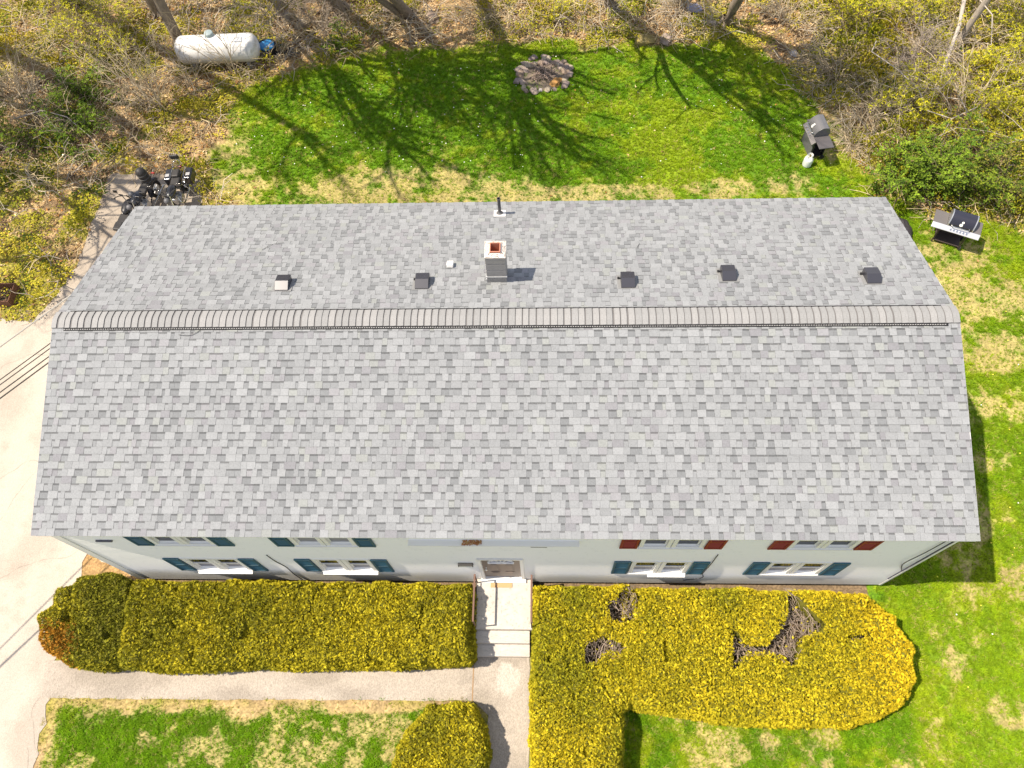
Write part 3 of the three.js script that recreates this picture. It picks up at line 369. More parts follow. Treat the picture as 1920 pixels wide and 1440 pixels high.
// chimney: concrete blocks, mortar cap, clay flue
{
  const blockMat = new THREE.MeshStandardMaterial({ roughness: 0.95, map: dataTex(256, 256, (x, y) => { const f = 0.24 + 0.13 * fbm(x * 0.04, y * 0.09, 4) + 0.08 * (hash(x, y) - 0.5); return [f, f * 0.97, f * 0.93]; }) });
  const ch = thing('tmp', 'tmp', 'tmp'); scene.remove(ch); ch.name = 'chimney'; ch.userData = { label: 'square grey block chimney with a clay flue' }; house.add(ch);
  const x0 = -0.22, x1 = 0.215, z0 = -1.56, z1 = -1.12;
  part('mortar_core', merge([box(x0 + 0.012, x1 - 0.012, 5.4, 6.415, z0 + 0.012, z1 - 0.012)]), mat(0.42, 0.40, 0.38, 0.95), ch);
  const hs = [5.55, 6.085, 6.11, 6.315, 6.325, 6.53, 6.54, 6.735];
  for (let i = 0; i < 8; i += 2) { const a = hs[i] + (i ? 0.003 : 0), b = hs[i + 1] ; const t = 0.1, h = b - a; part('block', merge([rbox(x1 - x0, h, t, 0.01, (x0 + x1) / 2, (a + b) / 2, z1 - t / 2), rbox(x1 - x0, h, t, 0.01, (x0 + x1) / 2, (a + b) / 2, z0 + t / 2), rbox(t, h, z1 - z0 - 2 * t, 0.004, x0 + t / 2 + 0.001, (a + b) / 2, (z0 + z1) / 2), rbox(t, h, z1 - z0 - 2 * t, 0.004, x1 - t / 2 - 0.001, (a + b) / 2, (z0 + z1) / 2)]), blockMat, ch); }
  part('flashing', merge([box(x0 - 0.014, x1 + 0.014, 6.075, 6.10, z1 - 0.03, z1 + 0.012), box(x0 - 0.014, x0 + 0.005, 5.6, 6.0, z0, z1), box(x0 - 0.02, x1 + 0.02, 5.86, 5.875, z1 - 0.02, z1 + 0.07)]), mat(0.62, 0.63, 0.64, 0.4, 0.5), ch);
  const capB = new MB(); { const ring = (h, y) => [[-h, y, h], [h, y, h], [h, y, -h], [-h, y, -h]], R3 = [ring(0.222, 6.72), ring(0.226, 6.77), ring(0.118, 6.83)]; for (let k = 0; k < 2; k++) for (let i = 0; i < 4; i++) { const j = (i + 1) % 4, w = (p, q) => [p[0] + (hash(q, 3) - 0.5) * 0.008, p[1], p[2] + (hash(q, 5) - 0.5) * 0.008]; capB.quad(w(R3[k][i], i), w(R3[k][j], j), R3[k + 1][j], R3[k + 1][i], [1, 1, 1], [[0, k], [1, k], [1, k + 1], [0, k + 1]]); } }
  const cap = capB.geo(); cap.deleteAttribute('color');
  part('mortar_cap', cap.translate(0, 0, -1.34), new THREE.MeshStandardMaterial({ roughness: 0.95, map: dataTex(128, 128, (x, y) => { const k = sstep(0.56, 0.6, fbm(x * 0.09, y * 0.09, 3)); const c = mixC([0.72, 0.66, 0.60], [0.10, 0.08, 0.06], k * 0.85); return c; }) }), ch, 'pale cracked mortar cap');
  const fl = (a, b) => merge([box(-0.115, 0.115, a, b, -1.225, -1.205), box(-0.115, 0.115, a, b, -1.455, -1.435), box(-0.115, -0.095, a, b, -1.435, -1.225), box(0.095, 0.115, a, b, -1.435, -1.225)]);
  part('flue', fl(6.42, 6.865), mat(0.48, 0.20, 0.13, 0.85), ch, 'red clay flue liner'); part('flue_bottom', box(-0.095, 0.095, 6.42, 6.43, -1.435, -1.225), mat(0.05, 0.015, 0.01, 0.95), ch);
}
// roof vents and pipes
{
  const vm = new THREE.MeshPhysicalMaterial({ color: C(0.05, 0.05, 0.062), roughness: 0.32, metalness: 0.3, clearcoat: 0.5, clearcoatRoughness: 0.28 });
  const pitch = Math.atan(SL);
  for (const [x, z] of [[-4.79, -1.08], [-1.66, -1.1], [2.87, -1.08], [5.09, -1.29], [8.16, -1.16]]) {
    const g = new THREE.Group(); g.name = 'roof_vent'; g.userData.label = 'dark slant-back roof vent'; house.add(g);
    g.position.set(x, HE + SL * (Z1 + z), z); g.rotation.x = -pitch;            // local z runs up the slope
    const s = new THREE.Shape([new THREE.Vector2(0.21, 0.012), new THREE.Vector2(0.21, 0.04), new THREE.Vector2(0.05, 0.165), new THREE.Vector2(-0.17, 0.165), new THREE.Vector2(-0.19, 0.02), new THREE.Vector2(-0.19, 0.012)]);
    part('hood', new THREE.ExtrudeGeometry(s, { depth: 0.29, bevelEnabled: true, bevelSize: 0.006, bevelThickness: 0.006, bevelSegments: 1 }).rotateY(-Math.PI / 2).translate(0.145, 0, 0), vm, g);
    part('flange', box(-0.22, 0.22, 0.012, 0.02, -0.26, 0.24), mat(0.26, 0.265, 0.27, 0.9, 0, { map: granule }), g); part('bracket', rbox(0.05, 0.04, 0.05, 0.008, -0.19, 0.045, -0.12), black, g);
  }
  const pg = new THREE.Group(); pg.name = 'vent_pipe'; pg.userData.label = 'tall dark plumbing vent pipe near the back eave'; house.add(pg); const py = HE + SL * (Z1 - 3.83);
  part('pipe', new THREE.LatheGeometry([[0.04, 0], [0.04, 0.56], [0.047, 0.575], [0.047, 0.585], [0.03, 0.585], [0.03, 0.3]].map(p => new THREE.Vector2(...p)), 14).translate(-0.055, py - 0.02, -3.83), mat(0.06, 0.06, 0.065, 0.5), pg);
  part('boot', new THREE.LatheGeometry([[0.085, 0], [0.085, 0.03], [0.06, 0.06], [0.042, 0.1]].map(p => new THREE.Vector2(...p)), 16).translate(-0.055, py, -3.83), mat(0.12, 0.12, 0.125, 0.5), pg);
  part('flashing', tf(new THREE.BoxGeometry(0.3, 0.006, 0.3), -0.055, py + 0.02, -3.83, -pitch), mat(0.72, 0.72, 0.72, 0.5, 0.2), pg);
  const wc = new THREE.Group(); wc.name = 'roof_cap'; wc.userData.label = 'small white square vent cap left of the chimney'; house.add(wc); wc.position.set(-1.1, HE + SL * (Z1 - 1.72), -1.72); wc.rotation.x = -pitch;
  part('cap', rbox(0.15, 0.09, 0.16, 0.012, 0, 0.06, 0), white, wc); part('stem', box(-0.05, 0.05, 0, 0.05, -0.05, 0.05), offWhite, wc);
  for (const p of [[[-5.65, -2.4], [-5.45, -2.62], [-5.2, -2.68]], [[3.2, -2.35], [3.27, -2.5]], [[-6.75, 0.36], [-6.5, 0.37], [-6.3, 0.27]]]) part('loose_wire', tubeG(p.map(([x, z]) => [x, HE + SL * (Z1 - Math.abs(z)) + 0.03, z]), 0.006, 10, 4), mat(0.1, 0.1, 0.1, 0.6), house);
}
console.log('house done');

// ---------------------------------------------------------------- entrance steps and railings
{
  const cm = new THREE.MeshStandardMaterial({ roughness: 0.9, map: dataTex(512, 512, (x, y) => { const f = 0.53 + 0.14 * (fbm(x * 0.02, y * 0.02, 4) - 0.5) + 0.07 * (hash(x, y) - 0.5) - 0.12 * sstep(0.62, 0.72, fbm(x * 0.06 + 9, y * 0.06, 4)); return [f * 1.04, f * 0.96, f * 0.87]; }) });
  const st = thing('entrance_steps', 'pale concrete landing with steps down to the walkway', 'steps', [0, 0, 0]);
  part('landing', rbox(1.42, 0.5, 1.22, 0.012, 0.03, 0.25, 4.80), cm, st);
  part('step', rbox(1.34, 0.33, 0.30, 0.014, 0.0, 0.165, 5.56), cm, st); part('step', rbox(1.34, 0.165, 0.29, 0.014, 0.0, 0.0825, 5.853), cm, st);
  const mt = tag(part('door_threshold_board', box(-0.32, 0.22, 0.502, 0.52, 4.29, 4.40), mat(0.52, 0.33, 0.17, 0.85), scene), 'narrow tan board lying on the landing by the door', 'board');
  const rust = mat(0.17, 0.095, 0.07, 0.75), iron = mat(0.05, 0.045, 0.045, 0.6);
  for (const s of [-1, 1]) {
    const g = thing('handrail', s < 0 ? 'rusty iron handrail on the left of the steps, against the long hedge' : 'rusty iron handrail on the right of the steps', 'handrail', [s * 0.69 + 0.03, 0, 0], 0, 'handrails of the entrance steps');
    const rail = part('top_rail', rbox(0.045, 0.035, 1.12, 0.008, 0, 1.32, 4.82), rust, g);
    for (const [z, y0, y1] of [[4.28, 0.5, 1.32], [5.36, 0.5, 1.32]]) part('post', rbox(0.032, y1 - y0, 0.032, 0.006, 0, (y0 + y1) / 2, z), rust, g);
    part('lower_rail', rbox(0.025, 0.02, 1.06, 0.005, 0, 0.66, 4.82), iron, g);
  }
}

// ---------------------------------------------------------------- golden conifer hedges
const sprayGeo = (() => { const b = new MB(), r = R(3); for (let i = 0; i < 6; i++) { const a = (i - 2.5) * 0.42 + (r() - 0.5) * 0.2, L = 0.095 * (1 - 0.1 * Math.abs(i - 2.5)) * (0.85 + r() * 0.3), w = 0.0105, bx = (r() - 0.5) * 0.5; const d = [Math.sin(a), Math.cos(a), bx], p = [Math.cos(a) * w, -Math.sin(a) * w, 0]; const at = (t, s) => [d[0] * L * t + p[0] * s, d[1] * L * t + p[1] * s, d[2] * L * t * t]; b.quad(at(0, 0), at(0.5, 1), at(1, 0), at(0.5, -1), [1, 1, 1]); } const g = b.geo(); g.deleteAttribute('color'); return g; })();
const foliageMat = new THREE.MeshPhysicalMaterial({ color: C(1, 1, 1), roughness: 0.7, side: THREE.DoubleSide, specularIntensity: 0.3, transmission: 0.0 });
const twigMat = new THREE.MeshStandardMaterial({ vertexColors: true, roughness: 0.9 });
function hedge(name, label, poly, H, tone, holes, seed, skew = 0) {
  const g = thing(name, label, 'hedge'); const r = R(seed);
  let x0 = 99, x1 = -99, z0 = 99, z1 = -99; for (const [x, z] of poly) { x0 = Math.min(x0, x); x1 = Math.max(x1, x); z0 = Math.min(z0, z); z1 = Math.max(z1, z); }
  const inHole = (x, z) => { let d = -9; for (const h of holes) d = Math.max(d, sd(h, x, z)); return d; };
  const dist = (x, z) => sd(poly, x, z) + (fbm(x * 2.4 + seed, z * 2.4, 3) - 0.5) * 0.2;
  const hgt = (x, z) => { const d = dist(x, z); if (d <= 0) return 0; const k = 1 - Math.min(d / 0.27, 1); const [f1, f2] = worley(x * 1.15 + seed, z * 1.15); const groove = 0.2 * (1 - sstep(0.0, 0.1, f2 - f1)) * sstep(0.5, 0.68, noise(x * 1.3 + seed, z * 1.3)) + 0.16 * sstep(0.84, 0.92, noise(x * 2.6 + seed * 3, z * 2.6)); let y = H * (0.22 + 0.78 * Math.sqrt(Math.max(0, 1 - k * k))) + 0.24 * (fbm(x * 1.7, z * 1.7 + seed, 3) - 0.5) + 0.09 * (noise(x * 9, z * 9) - 0.5) + 0.05 * (noise(x * 21, z * 21) - 0.5) - groove; return y; };
  const l = [], s = 0.024;
  const put = (x, y, z, nx, ny, nz, t) => {
    const c = tone(x, z, y, r); const v = 0.6 + 0.85 * r(); const dx = nx * 0.8 + (r() - 0.5) * 1.5 + skew, dy = ny * 0.55 + 0.1 + (r() - 0.5) * 0.9, dz = nz * 0.8 + (r() - 0.5) * 1.5; const k = 0.38 + 0.42 * r();
    l.push({ p: V(x, y, z), q: orient(dx, dy, dz, r() * 6.28), s: V(k, k, k), c: C(c[0] * v, c[1] * v, c[2] * v) });
  };
  for (let x = x0 - 0.1; x < x1 + 0.1; x += s) for (let z = z0 - 0.1; z < z1 + 0.1; z += s) {
    const X = x + (r() - 0.5) * s * 1.6, Z = z + (r() - 0.5) * s * 1.6; const d = dist(X, Z); if (d < 0.01) continue; const hd = inHole(X, Z); if (hd > 0 && r() < sstep(0, 0.05, hd) * 0.98) continue;
    const y = hgt(X, Z), e = 0.03; const nx = (hgt(X - e, Z) - hgt(X + e, Z)) / (2 * e), nz = (hgt(X, Z - e) - hgt(X, Z + e)) / (2 * e); const nl = Math.hypot(nx, 1, nz);
    put(X, y - 0.05 - r() * 0.06, Z, nx / nl, 1 / nl, nz / nl); if (nl > 2) for (let q = 0; q < 2; q++) put(X, y * (0.25 + 0.7 * r()), Z, nx / nl, 1 / nl, nz / nl);
  }
  for (let i = 0; i < poly.length; i++) { const a = poly[i], b = poly[(i + 1) % poly.length], L = Math.hypot(b[0] - a[0], b[1] - a[1]); const nx = (b[1] - a[1]) / L, nz = -(b[0] - a[0]) / L, sg = sd(poly, (a[0] + b[0]) / 2 + nx * 0.05, (a[1] + b[1]) / 2 + nz * 0.05) < 0 ? 1 : -1; for (let k = 0; k < L * H * 650; k++) { const t = r(), x = lerp(a[0], b[0], t), z = lerp(a[1], b[1], t); const off = -0.03 - 0.1 * r(); put(x + nx * sg * off, 0.05 + r() * H * 0.55, z + nz * sg * off, nx * sg, 0.3, nz * sg); } }
  instances('foliage', sprayGeo, foliageMat, l, g);
  // olive hull added under the sprays to block light through the hedge
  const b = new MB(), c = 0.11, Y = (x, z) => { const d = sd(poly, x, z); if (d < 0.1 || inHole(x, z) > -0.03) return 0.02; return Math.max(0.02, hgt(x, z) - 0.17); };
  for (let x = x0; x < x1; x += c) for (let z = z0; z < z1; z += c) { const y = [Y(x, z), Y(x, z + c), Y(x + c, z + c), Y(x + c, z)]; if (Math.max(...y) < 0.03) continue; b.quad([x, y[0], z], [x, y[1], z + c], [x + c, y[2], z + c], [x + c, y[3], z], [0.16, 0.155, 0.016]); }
  part('light_block_core', b.geo(), twigMat, g);
  // bare branches where the hedge has died back
  if (holes.length) { const tw = new MB(); for (const h of (seed === 205 ? HOLES_E : holes)) { let a = 99, bb = -99, cz = 99, dz = -99; for (const [x, z] of h) { a = Math.min(a, x); bb = Math.max(bb, x); cz = Math.min(cz, z); dz = Math.max(dz, z); } const n = Math.round((bb - a) * (dz - cz) * 240); for (let i = 0; i < n; i++) { const x = lerp(a, bb, r()), z = lerp(cz, dz, r()); if (sd(h, x, z) < -0.02) continue; const an = (z - 5.5) * 2 + x * 1.3 + (r() - 0.5) * 2.4, L = 0.16 + 0.3 * r(), y0 = 0.25 + r() * 0.55; const P = [0, 0.35, 0.7, 1].map(t => [x + Math.cos(an + t * 0.5) * L * t, y0 + 0.14 * t + (r() - 0.5) * 0.04, z + Math.sin(an + t * 0.5) * L * t]); const v = 0.65 + 0.6 * r(); tw.tube(P, 0.0085, 0.004, 4, [0.40 * v, 0.32 * v, 0.26 * v]); } } part('bare_branch', tw.geo(), twigMat, g, 'tangle of bare grey-brown branches in a gap of the hedge').userData.kind = 'stuff'; }
  return g;
}
const toneW = (x, z, y, r) => { const k = fbm(x * 1.4 + 5, z * 1.4, 3) + (r() - 0.5) * 0.5; return mixC([0.185, 0.182, 0.012], [0.46, 0.39, 0.018], clamp(k * 1.5 - 0.25 + sstep(-9, -3, x) * 0.25)); };
const toneB = (x, z, y, r) => { const k = fbm(x * 1.2 + 15, z * 1.2, 3) + (r() - 0.5) * 0.5; let c = mixC([0.145, 0.15, 0.012], [0.41, 0.355, 0.02], clamp(k * 1.5 - 0.35)); const q = Math.hypot((x + 11.0) / 0.55, (z - 6.0) / 0.45); if (q < 1.2 + (r() - 0.5) * 0.8) c = mixC(c, [0.42, 0.15, 0.02], 0.65); return c; };
const toneM = (x, z, y, r) => { const k = fbm(x * 1.1 + 25, z * 1.1, 3) + (r() - 0.5) * 0.5; const c = mixC([0.26, 0.255, 0.013], [0.55, 0.445, 0.018], clamp(k * 1.5 - 0.25 + sstep(4, 9, x) * 0.25)); return mixC(c, [0.62, 0.44, 0.014], 0.55 * sstep(6.5, 9.2, x + (fbm(x, z + 9, 3) - 0.5) * 3)); };
const toneS = (x, z, y, r) => { const k = fbm(x * 1.3 + 35, z * 1.3, 3) + (r() - 0.5) * 0.5; return mixC([0.22, 0.215, 0.012], [0.50, 0.415, 0.018], clamp(k * 1.5 - 0.25)); };
hedge('clipped_hedge', 'long olive-gold clipped hedge along the house left of the steps', HEDGE_W, 1.28, toneW, [], 201);
hedge('clipped_hedge', 'rounded dark olive shrub at the left end of the hedges, rust-tinged at its corner', BUSH_W, 1.15, toneB, [], 202);
hedge('clipped_hedge', 'rounded golden shrub standing in the corner of the front lawn beside the walkway', BUSH_S, 1.0, toneS, [], 203);
hedge('clipped_hedge', 'golden hedge running along the right of the steps and walkway', HEDGE_M, 1.12, toneM, HOLES_M, 204);
hedge('clipped_hedge', 'bright yellow hedge with a bare gap and a rounded right end', HEDGE_E, 1.1, toneM, [...HOLES_E, HOLES_M[0], HOLES_M[1]], 205);
console.log('hedges done');

// ---------------------------------------------------------------- yard objects
const chrome = mat(0.7, 0.7, 0.7, 0.18, 1), steel = mat(0.55, 0.56, 0.58, 0.35, 0.8), gloss = new THREE.MeshPhysicalMaterial({ color: C(0.012, 0.012, 0.016), roughness: 0.3, clearcoat: 0.8, clearcoatRoughness: 0.12 }), rubber = mat(0.02, 0.02, 0.021, 0.85), leather = mat(0.03, 0.028, 0.028, 0.55), greyM = mat(0.12, 0.12, 0.13, 0.5);
// propane storage tank
{
  const t = thing('propane_tank', 'long white propane tank lying on its legs at the wood edge', 'propane tank', [-11.25, -0.1, -15.62], 0.03);
  const pts = []; for (let i = 0; i <= 8; i++) { const a = i / 8 * Math.PI / 2; pts.push(new THREE.Vector2(0.5 * Math.sin(a), -1.58 + 0.3 * (1 - Math.cos(a)))); } for (let i = 8; i >= 0; i--) { const a = i / 8 * Math.PI / 2; pts.push(new THREE.Vector2(0.5 * Math.sin(a), 1.58 - 0.3 * (1 - Math.cos(a)))); }
  const tm = new THREE.MeshPhysicalMaterial({ roughness: 0.42, clearcoat: 0.2, map: dataTex(512, 512, (x, y) => { const n = fbm(x * 0.03, y * 0.012, 4), d = sstep(0.6, 0.8, n); const c = mixC([0.76, 0.76, 0.76], [0.52, 0.50, 0.45], d * 0.6); const s = hash(x >> 1, y >> 1) > 0.985 ? 0.6 : 1; return c.map(v => v * s); }) });
  part('shell', new THREE.LatheGeometry(pts, 40).rotateZ(Math.PI / 2).translate(0, 0.78, 0), tm, t);
  part('valve_dome', new THREE.LatheGeometry([[0.17, 0], [0.17, 0.1], [0.14, 0.15], [0.0, 0.17]].map(p => new THREE.Vector2(...p)), 20).translate(-0.15, 1.26, -0.12), mat(0.32, 0.40, 0.42, 0.5), t, 'grey-green valve dome');
  for (const x of [-1.05, 1.05]) part('leg', merge([box(x - 0.06, x + 0.06, 0.1, 0.36, -0.3, 0.3), box(x - 0.1, x + 0.1, 0.1, 0.14, -0.34, 0.34)]), mat(0.3, 0.3, 0.29, 0.7), t);
  for (const s of [-1, 1]) part('weld_seam', new THREE.TorusGeometry(0.503, 0.008, 6, 40).rotateY(Math.PI / 2).translate(s * 1.24, 0.78, 0), mat(0.68, 0.68, 0.67, 0.5), t);
  part('data_plate', rbox(0.4, 0.02, 0.2, 0.006, 0.9, 1.27, 0.16, 0.34), mat(0.6, 0.62, 0.66, 0.4), t);
  const u = thing('garden_tub', 'black round tub with a bright blue tarp stuffed inside beside the white tank', 'tub', [-9.55, 0, -16.05]);
  part('tub', new THREE.LatheGeometry([[0.27, 0], [0.36, 0.42], [0.385, 0.43], [0.385, 0.45], [0.34, 0.45], [0.26, 0.06], [0, 0.06]].map(p => new THREE.Vector2(...p)), 24), black, u);
  const bg = new THREE.SphereGeometry(0.3, 20, 12); { const p = bg.attributes.position; for (let i = 0; i < p.count; i++) { const x = p.getX(i), y = p.getY(i), z = p.getZ(i), f = 1 + 0.45 * (fbm(x * 9 + 5, z * 9 + y * 6, 3) - 0.5); p.setXYZ(i, x * f, y * 0.45 * f, z * f); } bg.computeVertexNormals(); } part('blue_tarp', bg.translate(0.02, 0.42, 0), mat(0.03, 0.22, 0.5, 0.35), u);
  const pile = thing('scrap_heap', 'small dark scrap heap beside the blue tub', 'scrap', [-8.95, 0, -15.95]); const r = R(8); const hp = new MB(); for (let i = 0; i < 22; i++) { const a = r() * 6.28, x = (r() - 0.5) * 0.7, z = (r() - 0.5) * 0.5, y = 0.05 + r() * 0.15, L = 0.15 + r() * 0.3; hp.tube([[x, y, z], [x + Math.cos(a) * L * 0.5, y + 0.06, z + Math.sin(a) * L * 0.5], [x + Math.cos(a) * L, y - 0.03, z + Math.sin(a) * L]], 0.022, 0.016, 5, r() < 0.5 ? [0.03, 0.035, 0.05] : [0.12, 0.12, 0.13]); } part('scrap_pieces', hp.geo(), twigMat, pile).userData.kind = 'stuff';
}
// stones: a few knobbly shapes shared by all
const stoneGeos = [1, 2, 3, 4, 5].map(k => { const g = new THREE.IcosahedronGeometry(1, 2), p = g.attributes.position; for (let i = 0; i < p.count; i++) { const x = p.getX(i), y = p.getY(i), z = p.getZ(i); const f = 0.7 + 0.75 * fbm(x * 2.1 + k * 9, z * 2.1 + y * 1.8 + k, 2) - 0.22 * sstep(0.6, 1.0, Math.abs(x * 0.8 + y * 0.7)) - 0.15 * sstep(0.6, 1.0, Math.abs(z * 0.9 - y * 0.5)); p.setXYZ(i, x * f, y * f, z * f); } g.computeVertexNormals(); return g; });
const stoneTex = dataTex(128, 128, (x, y) => { const f = 0.72 + 0.5 * (fbm(x * 0.06, y * 0.06, 4) - 0.4) + 0.2 * (hash(x, y) - 0.5); return [f, f, f]; }, false);
const stoneMats = [[0.42, 0.34, 0.29], [0.34, 0.26, 0.20], [0.48, 0.41, 0.31], [0.31, 0.25, 0.23], [0.46, 0.25, 0.08], [0.58, 0.54, 0.53]].map(c => mat(...c, 0.95, 0, { map: stoneTex }));
{
  const f = thing('fire_pit', 'round stone fire pit heaped with sticks on the back lawn', 'fire pit', [1.03, 0, -14.6]); f.scale.set(0.9, 0.8, 0.9); const r = R(61);
  for (let i = 0; i < 27; i++) { const a = i / 27 * 6.283 + (r() - 0.5) * 0.12, rr = 0.92 + (r() - 0.5) * 0.5; const m = part('stone', stoneGeos[i % 5], stoneMats[i === 4 ? 4 : i === 7 ? 5 : (r() * 4 | 0)], f); const s = 0.07 + 0.12 * r(); m.scale.set(s * (1.1 + 0.6 * r()), s * 0.75, s); m.position.set(Math.cos(a) * rr * 1.1, s * 0.55, Math.sin(a) * rr * 0.92); m.rotation.y = r() * 6; }
  for (let i = 0; i < 26; i++) { const a = -0.2 - r() * 2.6, m = part('stone', stoneGeos[i % 5], stoneMats[r() * 4 | 0], f), s = 0.07 + 0.06 * r(); m.scale.set(s * 1.3, s, s); m.position.set(Math.cos(a) * (0.75 + 0.5 * r()), 0.05 + r() * 0.12, Math.sin(a) * (0.6 + 0.45 * r())); m.rotation.y = r() * 6; }
  part('ash_bed', new THREE.CylinderGeometry(0.86, 0.95, 0.07, 28).translate(0, 0.036, 0), new THREE.MeshStandardMaterial({ roughness: 1, map: dataTex(128, 128, (x, y) => { const c = mixC([0.13, 0.105, 0.09], [0.25, 0.20, 0.14], fbm(x * 0.08, y * 0.08, 3)), v = 0.6 + hash(x, y) * 0.8; return c.map(q => q * v); }) }), f);
  for (let i = 0; i < 70; i++) { const a = r() * 6.283, L = 0.3 + r() * 0.6, x = (r() - 0.5) * 0.8, z = (r() - 0.5) * 0.7, y = 0.09 + r() * 0.2, b = new MB(), v = 0.6 + 0.7 * r(); b.tube([0, 0.5, 1].map(t => [x + Math.cos(a) * L * (t - 0.5), y + (r() - 0.5) * 0.08, z + Math.sin(a) * L * (t - 0.5)]), 0.011 + 0.008 * r(), 0.006, 4, [0.30 * v, 0.23 * v, 0.19 * v]); part('stick', b.geo(), twigMat, f); }
}
[[4.96, -16.35, 0.36, 4, 'mossy tan boulder at the back lawn edge, left of a pinkish one'], [5.72, -16.4, 0.27, 0, 'pinkish grey boulder at the back lawn edge beside a mossy one'], [-9.2, -18.2, 0.26, 2, 'yellowish stone in the brush behind the white tank'], [-8.5, -17.75, 0.24, 2, 'squat pale stone in front of the yellowish stone in the brush'], [-3.3, -17.9, 0.3, 1, 'tan rock near the forked tree base'], [-5.1, -18.5, 0.27, 3, 'grey rock at the top edge left of the forked tree'], [10.4, -15.5, 0.16, 5, 'small pale stone at the right corner of the back lawn']].forEach(([x, z, s, m, label], i) => { const t = thing('rock', label, 'rock', [x, 0, z], i * 1.3, 'rocks along the wood edge'); const k = part('stone', stoneGeos[i % 5], m === 4 ? mat(0.34, 0.27, 0.10, 0.95, 0, { map: stoneTex }) : stoneMats[m], t); k.scale.set(s * 1.2, s * 0.6, s * 0.85); k.position.y = s * 0.2; });

// gas grills
function grill(name, label, pos, turn, o) {
  const g = thing(name, label, 'grill', pos, turn); const W = o.w / 2;
  part('firebox', rbox(o.lw, 0.26, 0.5, 0.03, o.lx, 0.78, 0), o.dark, g);
  const s = new THREE.Shape(); s.moveTo(0.26, 0); s.lineTo(0.255, 0.07); s.quadraticCurveTo(0.17, 0.27, 0.0, 0.3); s.lineTo(-0.15, 0.28); s.quadraticCurveTo(-0.25, 0.2, -0.25, 0); s.lineTo(0.26, 0);
  const lid = part('lid', new THREE.ExtrudeGeometry(s, { depth: o.lw - 0.02, bevelEnabled: true, bevelSize: 0.008, bevelThickness: 0.008, bevelSegments: 2, curveSegments: 8 }).rotateY(-Math.PI / 2).translate(o.lx + o.lw / 2 - 0.01, 0.915, 0), o.lid, g);
  if (o.endcaps) for (const e of [-1, 1]) { const c = s.clone(); part('end_cap', new THREE.ExtrudeGeometry(c, { depth: 0.03, bevelEnabled: true, bevelSize: 0.014, bevelThickness: 0.004, bevelSegments: 1 }).rotateY(-Math.PI / 2).translate(o.lx + e * (o.lw / 2 + 0.005) + 0.015, 0.914, 0), steel, lid); }
  part('lid_handle', merge([tubeG([[o.lx - o.lw * 0.36, 0.98, 0.25], [o.lx - o.lw * 0.35, 0.985, 0.32], [o.lx, 0.985, 0.335], [o.lx + o.lw * 0.35, 0.985, 0.32], [o.lx + o.lw * 0.36, 0.98, 0.25]], 0.014, 24, 8)]), chrome, lid);
  part('thermometer', merge([cyl(0.035, 0.035, 0.02, 16, o.lx, 1.12, 0.212, 1.0), cyl(0.05, 0.05, 0.008, 16, o.lx - 0.02, 1.04, 0.252, 1.2)]), mat(0.8, 0.8, 0.78, 0.3), lid);
  part('control_panel', rbox(o.pw, 0.17, 0.06, 0.012, o.px, 0.83, 0.315, -0.85), o.panel, g);
  for (let i = 0; i < o.knobs; i++) part('knob', cyl(0.026, 0.03, 0.04, 12, o.lx + (i - (o.knobs - 1) / 2) * o.lw * 0.8 / o.knobs, 0.865, 0.345, 0.72), o.knob, g);
  for (const e of [-1, 1]) { const a = e < 0 ? -W : o.lx + o.lw / 2 + 0.02, b = e < 0 ? o.lx - o.lw / 2 - 0.02 : W; if (b - a > 0.08) part('side_shelf', rbox(b - a, 0.035, 0.5, 0.012, (a + b) / 2, 0.885, 0), o.shelf, g); }
  for (const x of [-1, 1]) for (const z of [-1, 1]) part('leg', rbox(0.035, 0.66, 0.035, 0.006, o.cx + x * o.cw / 2, 0.35, z * 0.21), o.frame, g);
  part('bottom_shelf', rbox(o.cw - 0.04, 0.03, 0.44, 0.006, o.cx, 0.12, 0), o.frame, g);
  part('back_panel', box(o.cx - o.cw / 2 + 0.02, o.cx + o.cw / 2 - 0.02, 0.14, 0.64, -0.2, -0.19), o.frame, g);
  if (o.front) part('front_panel', box(o.cx - o.cw / 2 + 0.02, o.cx + o.cw / 2 - 0.02, 0.1, 0.66, 0.215, 0.235), o.front, g);
  for (const z of [-1, 1]) part('wheel', merge([tf(new THREE.TorusGeometry(0.065, 0.022, 8, 18), o.cx + o.cw / 2 + 0.035, 0.088, z * 0.21, 0, Math.PI / 2), cyl(0.045, 0.045, 0.03, 12, o.cx + o.cw / 2 + 0.035, 0.088, z * 0.21, 0, 0, Math.PI / 2)]), rubber, g);
  return g;
}
grill('gas_grill', 'dark grey gas grill turned sideways by the thicket, gas bottle at its foot', [10.27, 0, -10.55], -Math.PI / 2 + 0.14, { w: 1.36, lw: 0.66, lx: -0.2, pw: 0.95, px: -0.1, knobs: 4, cw: 0.84, cx: -0.14, dark: greyM, lid: mat(0.17, 0.17, 0.18, 0.42, 0.35), panel: mat(0.2, 0.19, 0.19, 0.5, 0.3), knob: chrome, shelf: mat(0.09, 0.085, 0.09, 0.6), frame: black, front: mat(0.13, 0.13, 0.14, 0.55) });
grill('gas_grill', 'black-lidded gas grill with a long steel control panel on the right lawn', [13.8, 0, -6.75], -0.424, { w: 1.4, lw: 0.7, lx: 0.08, pw: 1.4, px: 0.0, knobs: 6, cw: 0.8, cx: 0.02, endcaps: true, dark: black, lid: new THREE.MeshPhysicalMaterial({ color: C(0.015, 0.015, 0.03), roughness: 0.4, clearcoat: 0.5, clearcoatRoughness: 0.2 }), panel: mat(0.6, 0.61, 0.65, 0.4, 0.55), knob: chrome, shelf: mat(0.13, 0.12, 0.12, 0.6), frame: mat(0.06, 0.045, 0.04, 0.6), front: null });
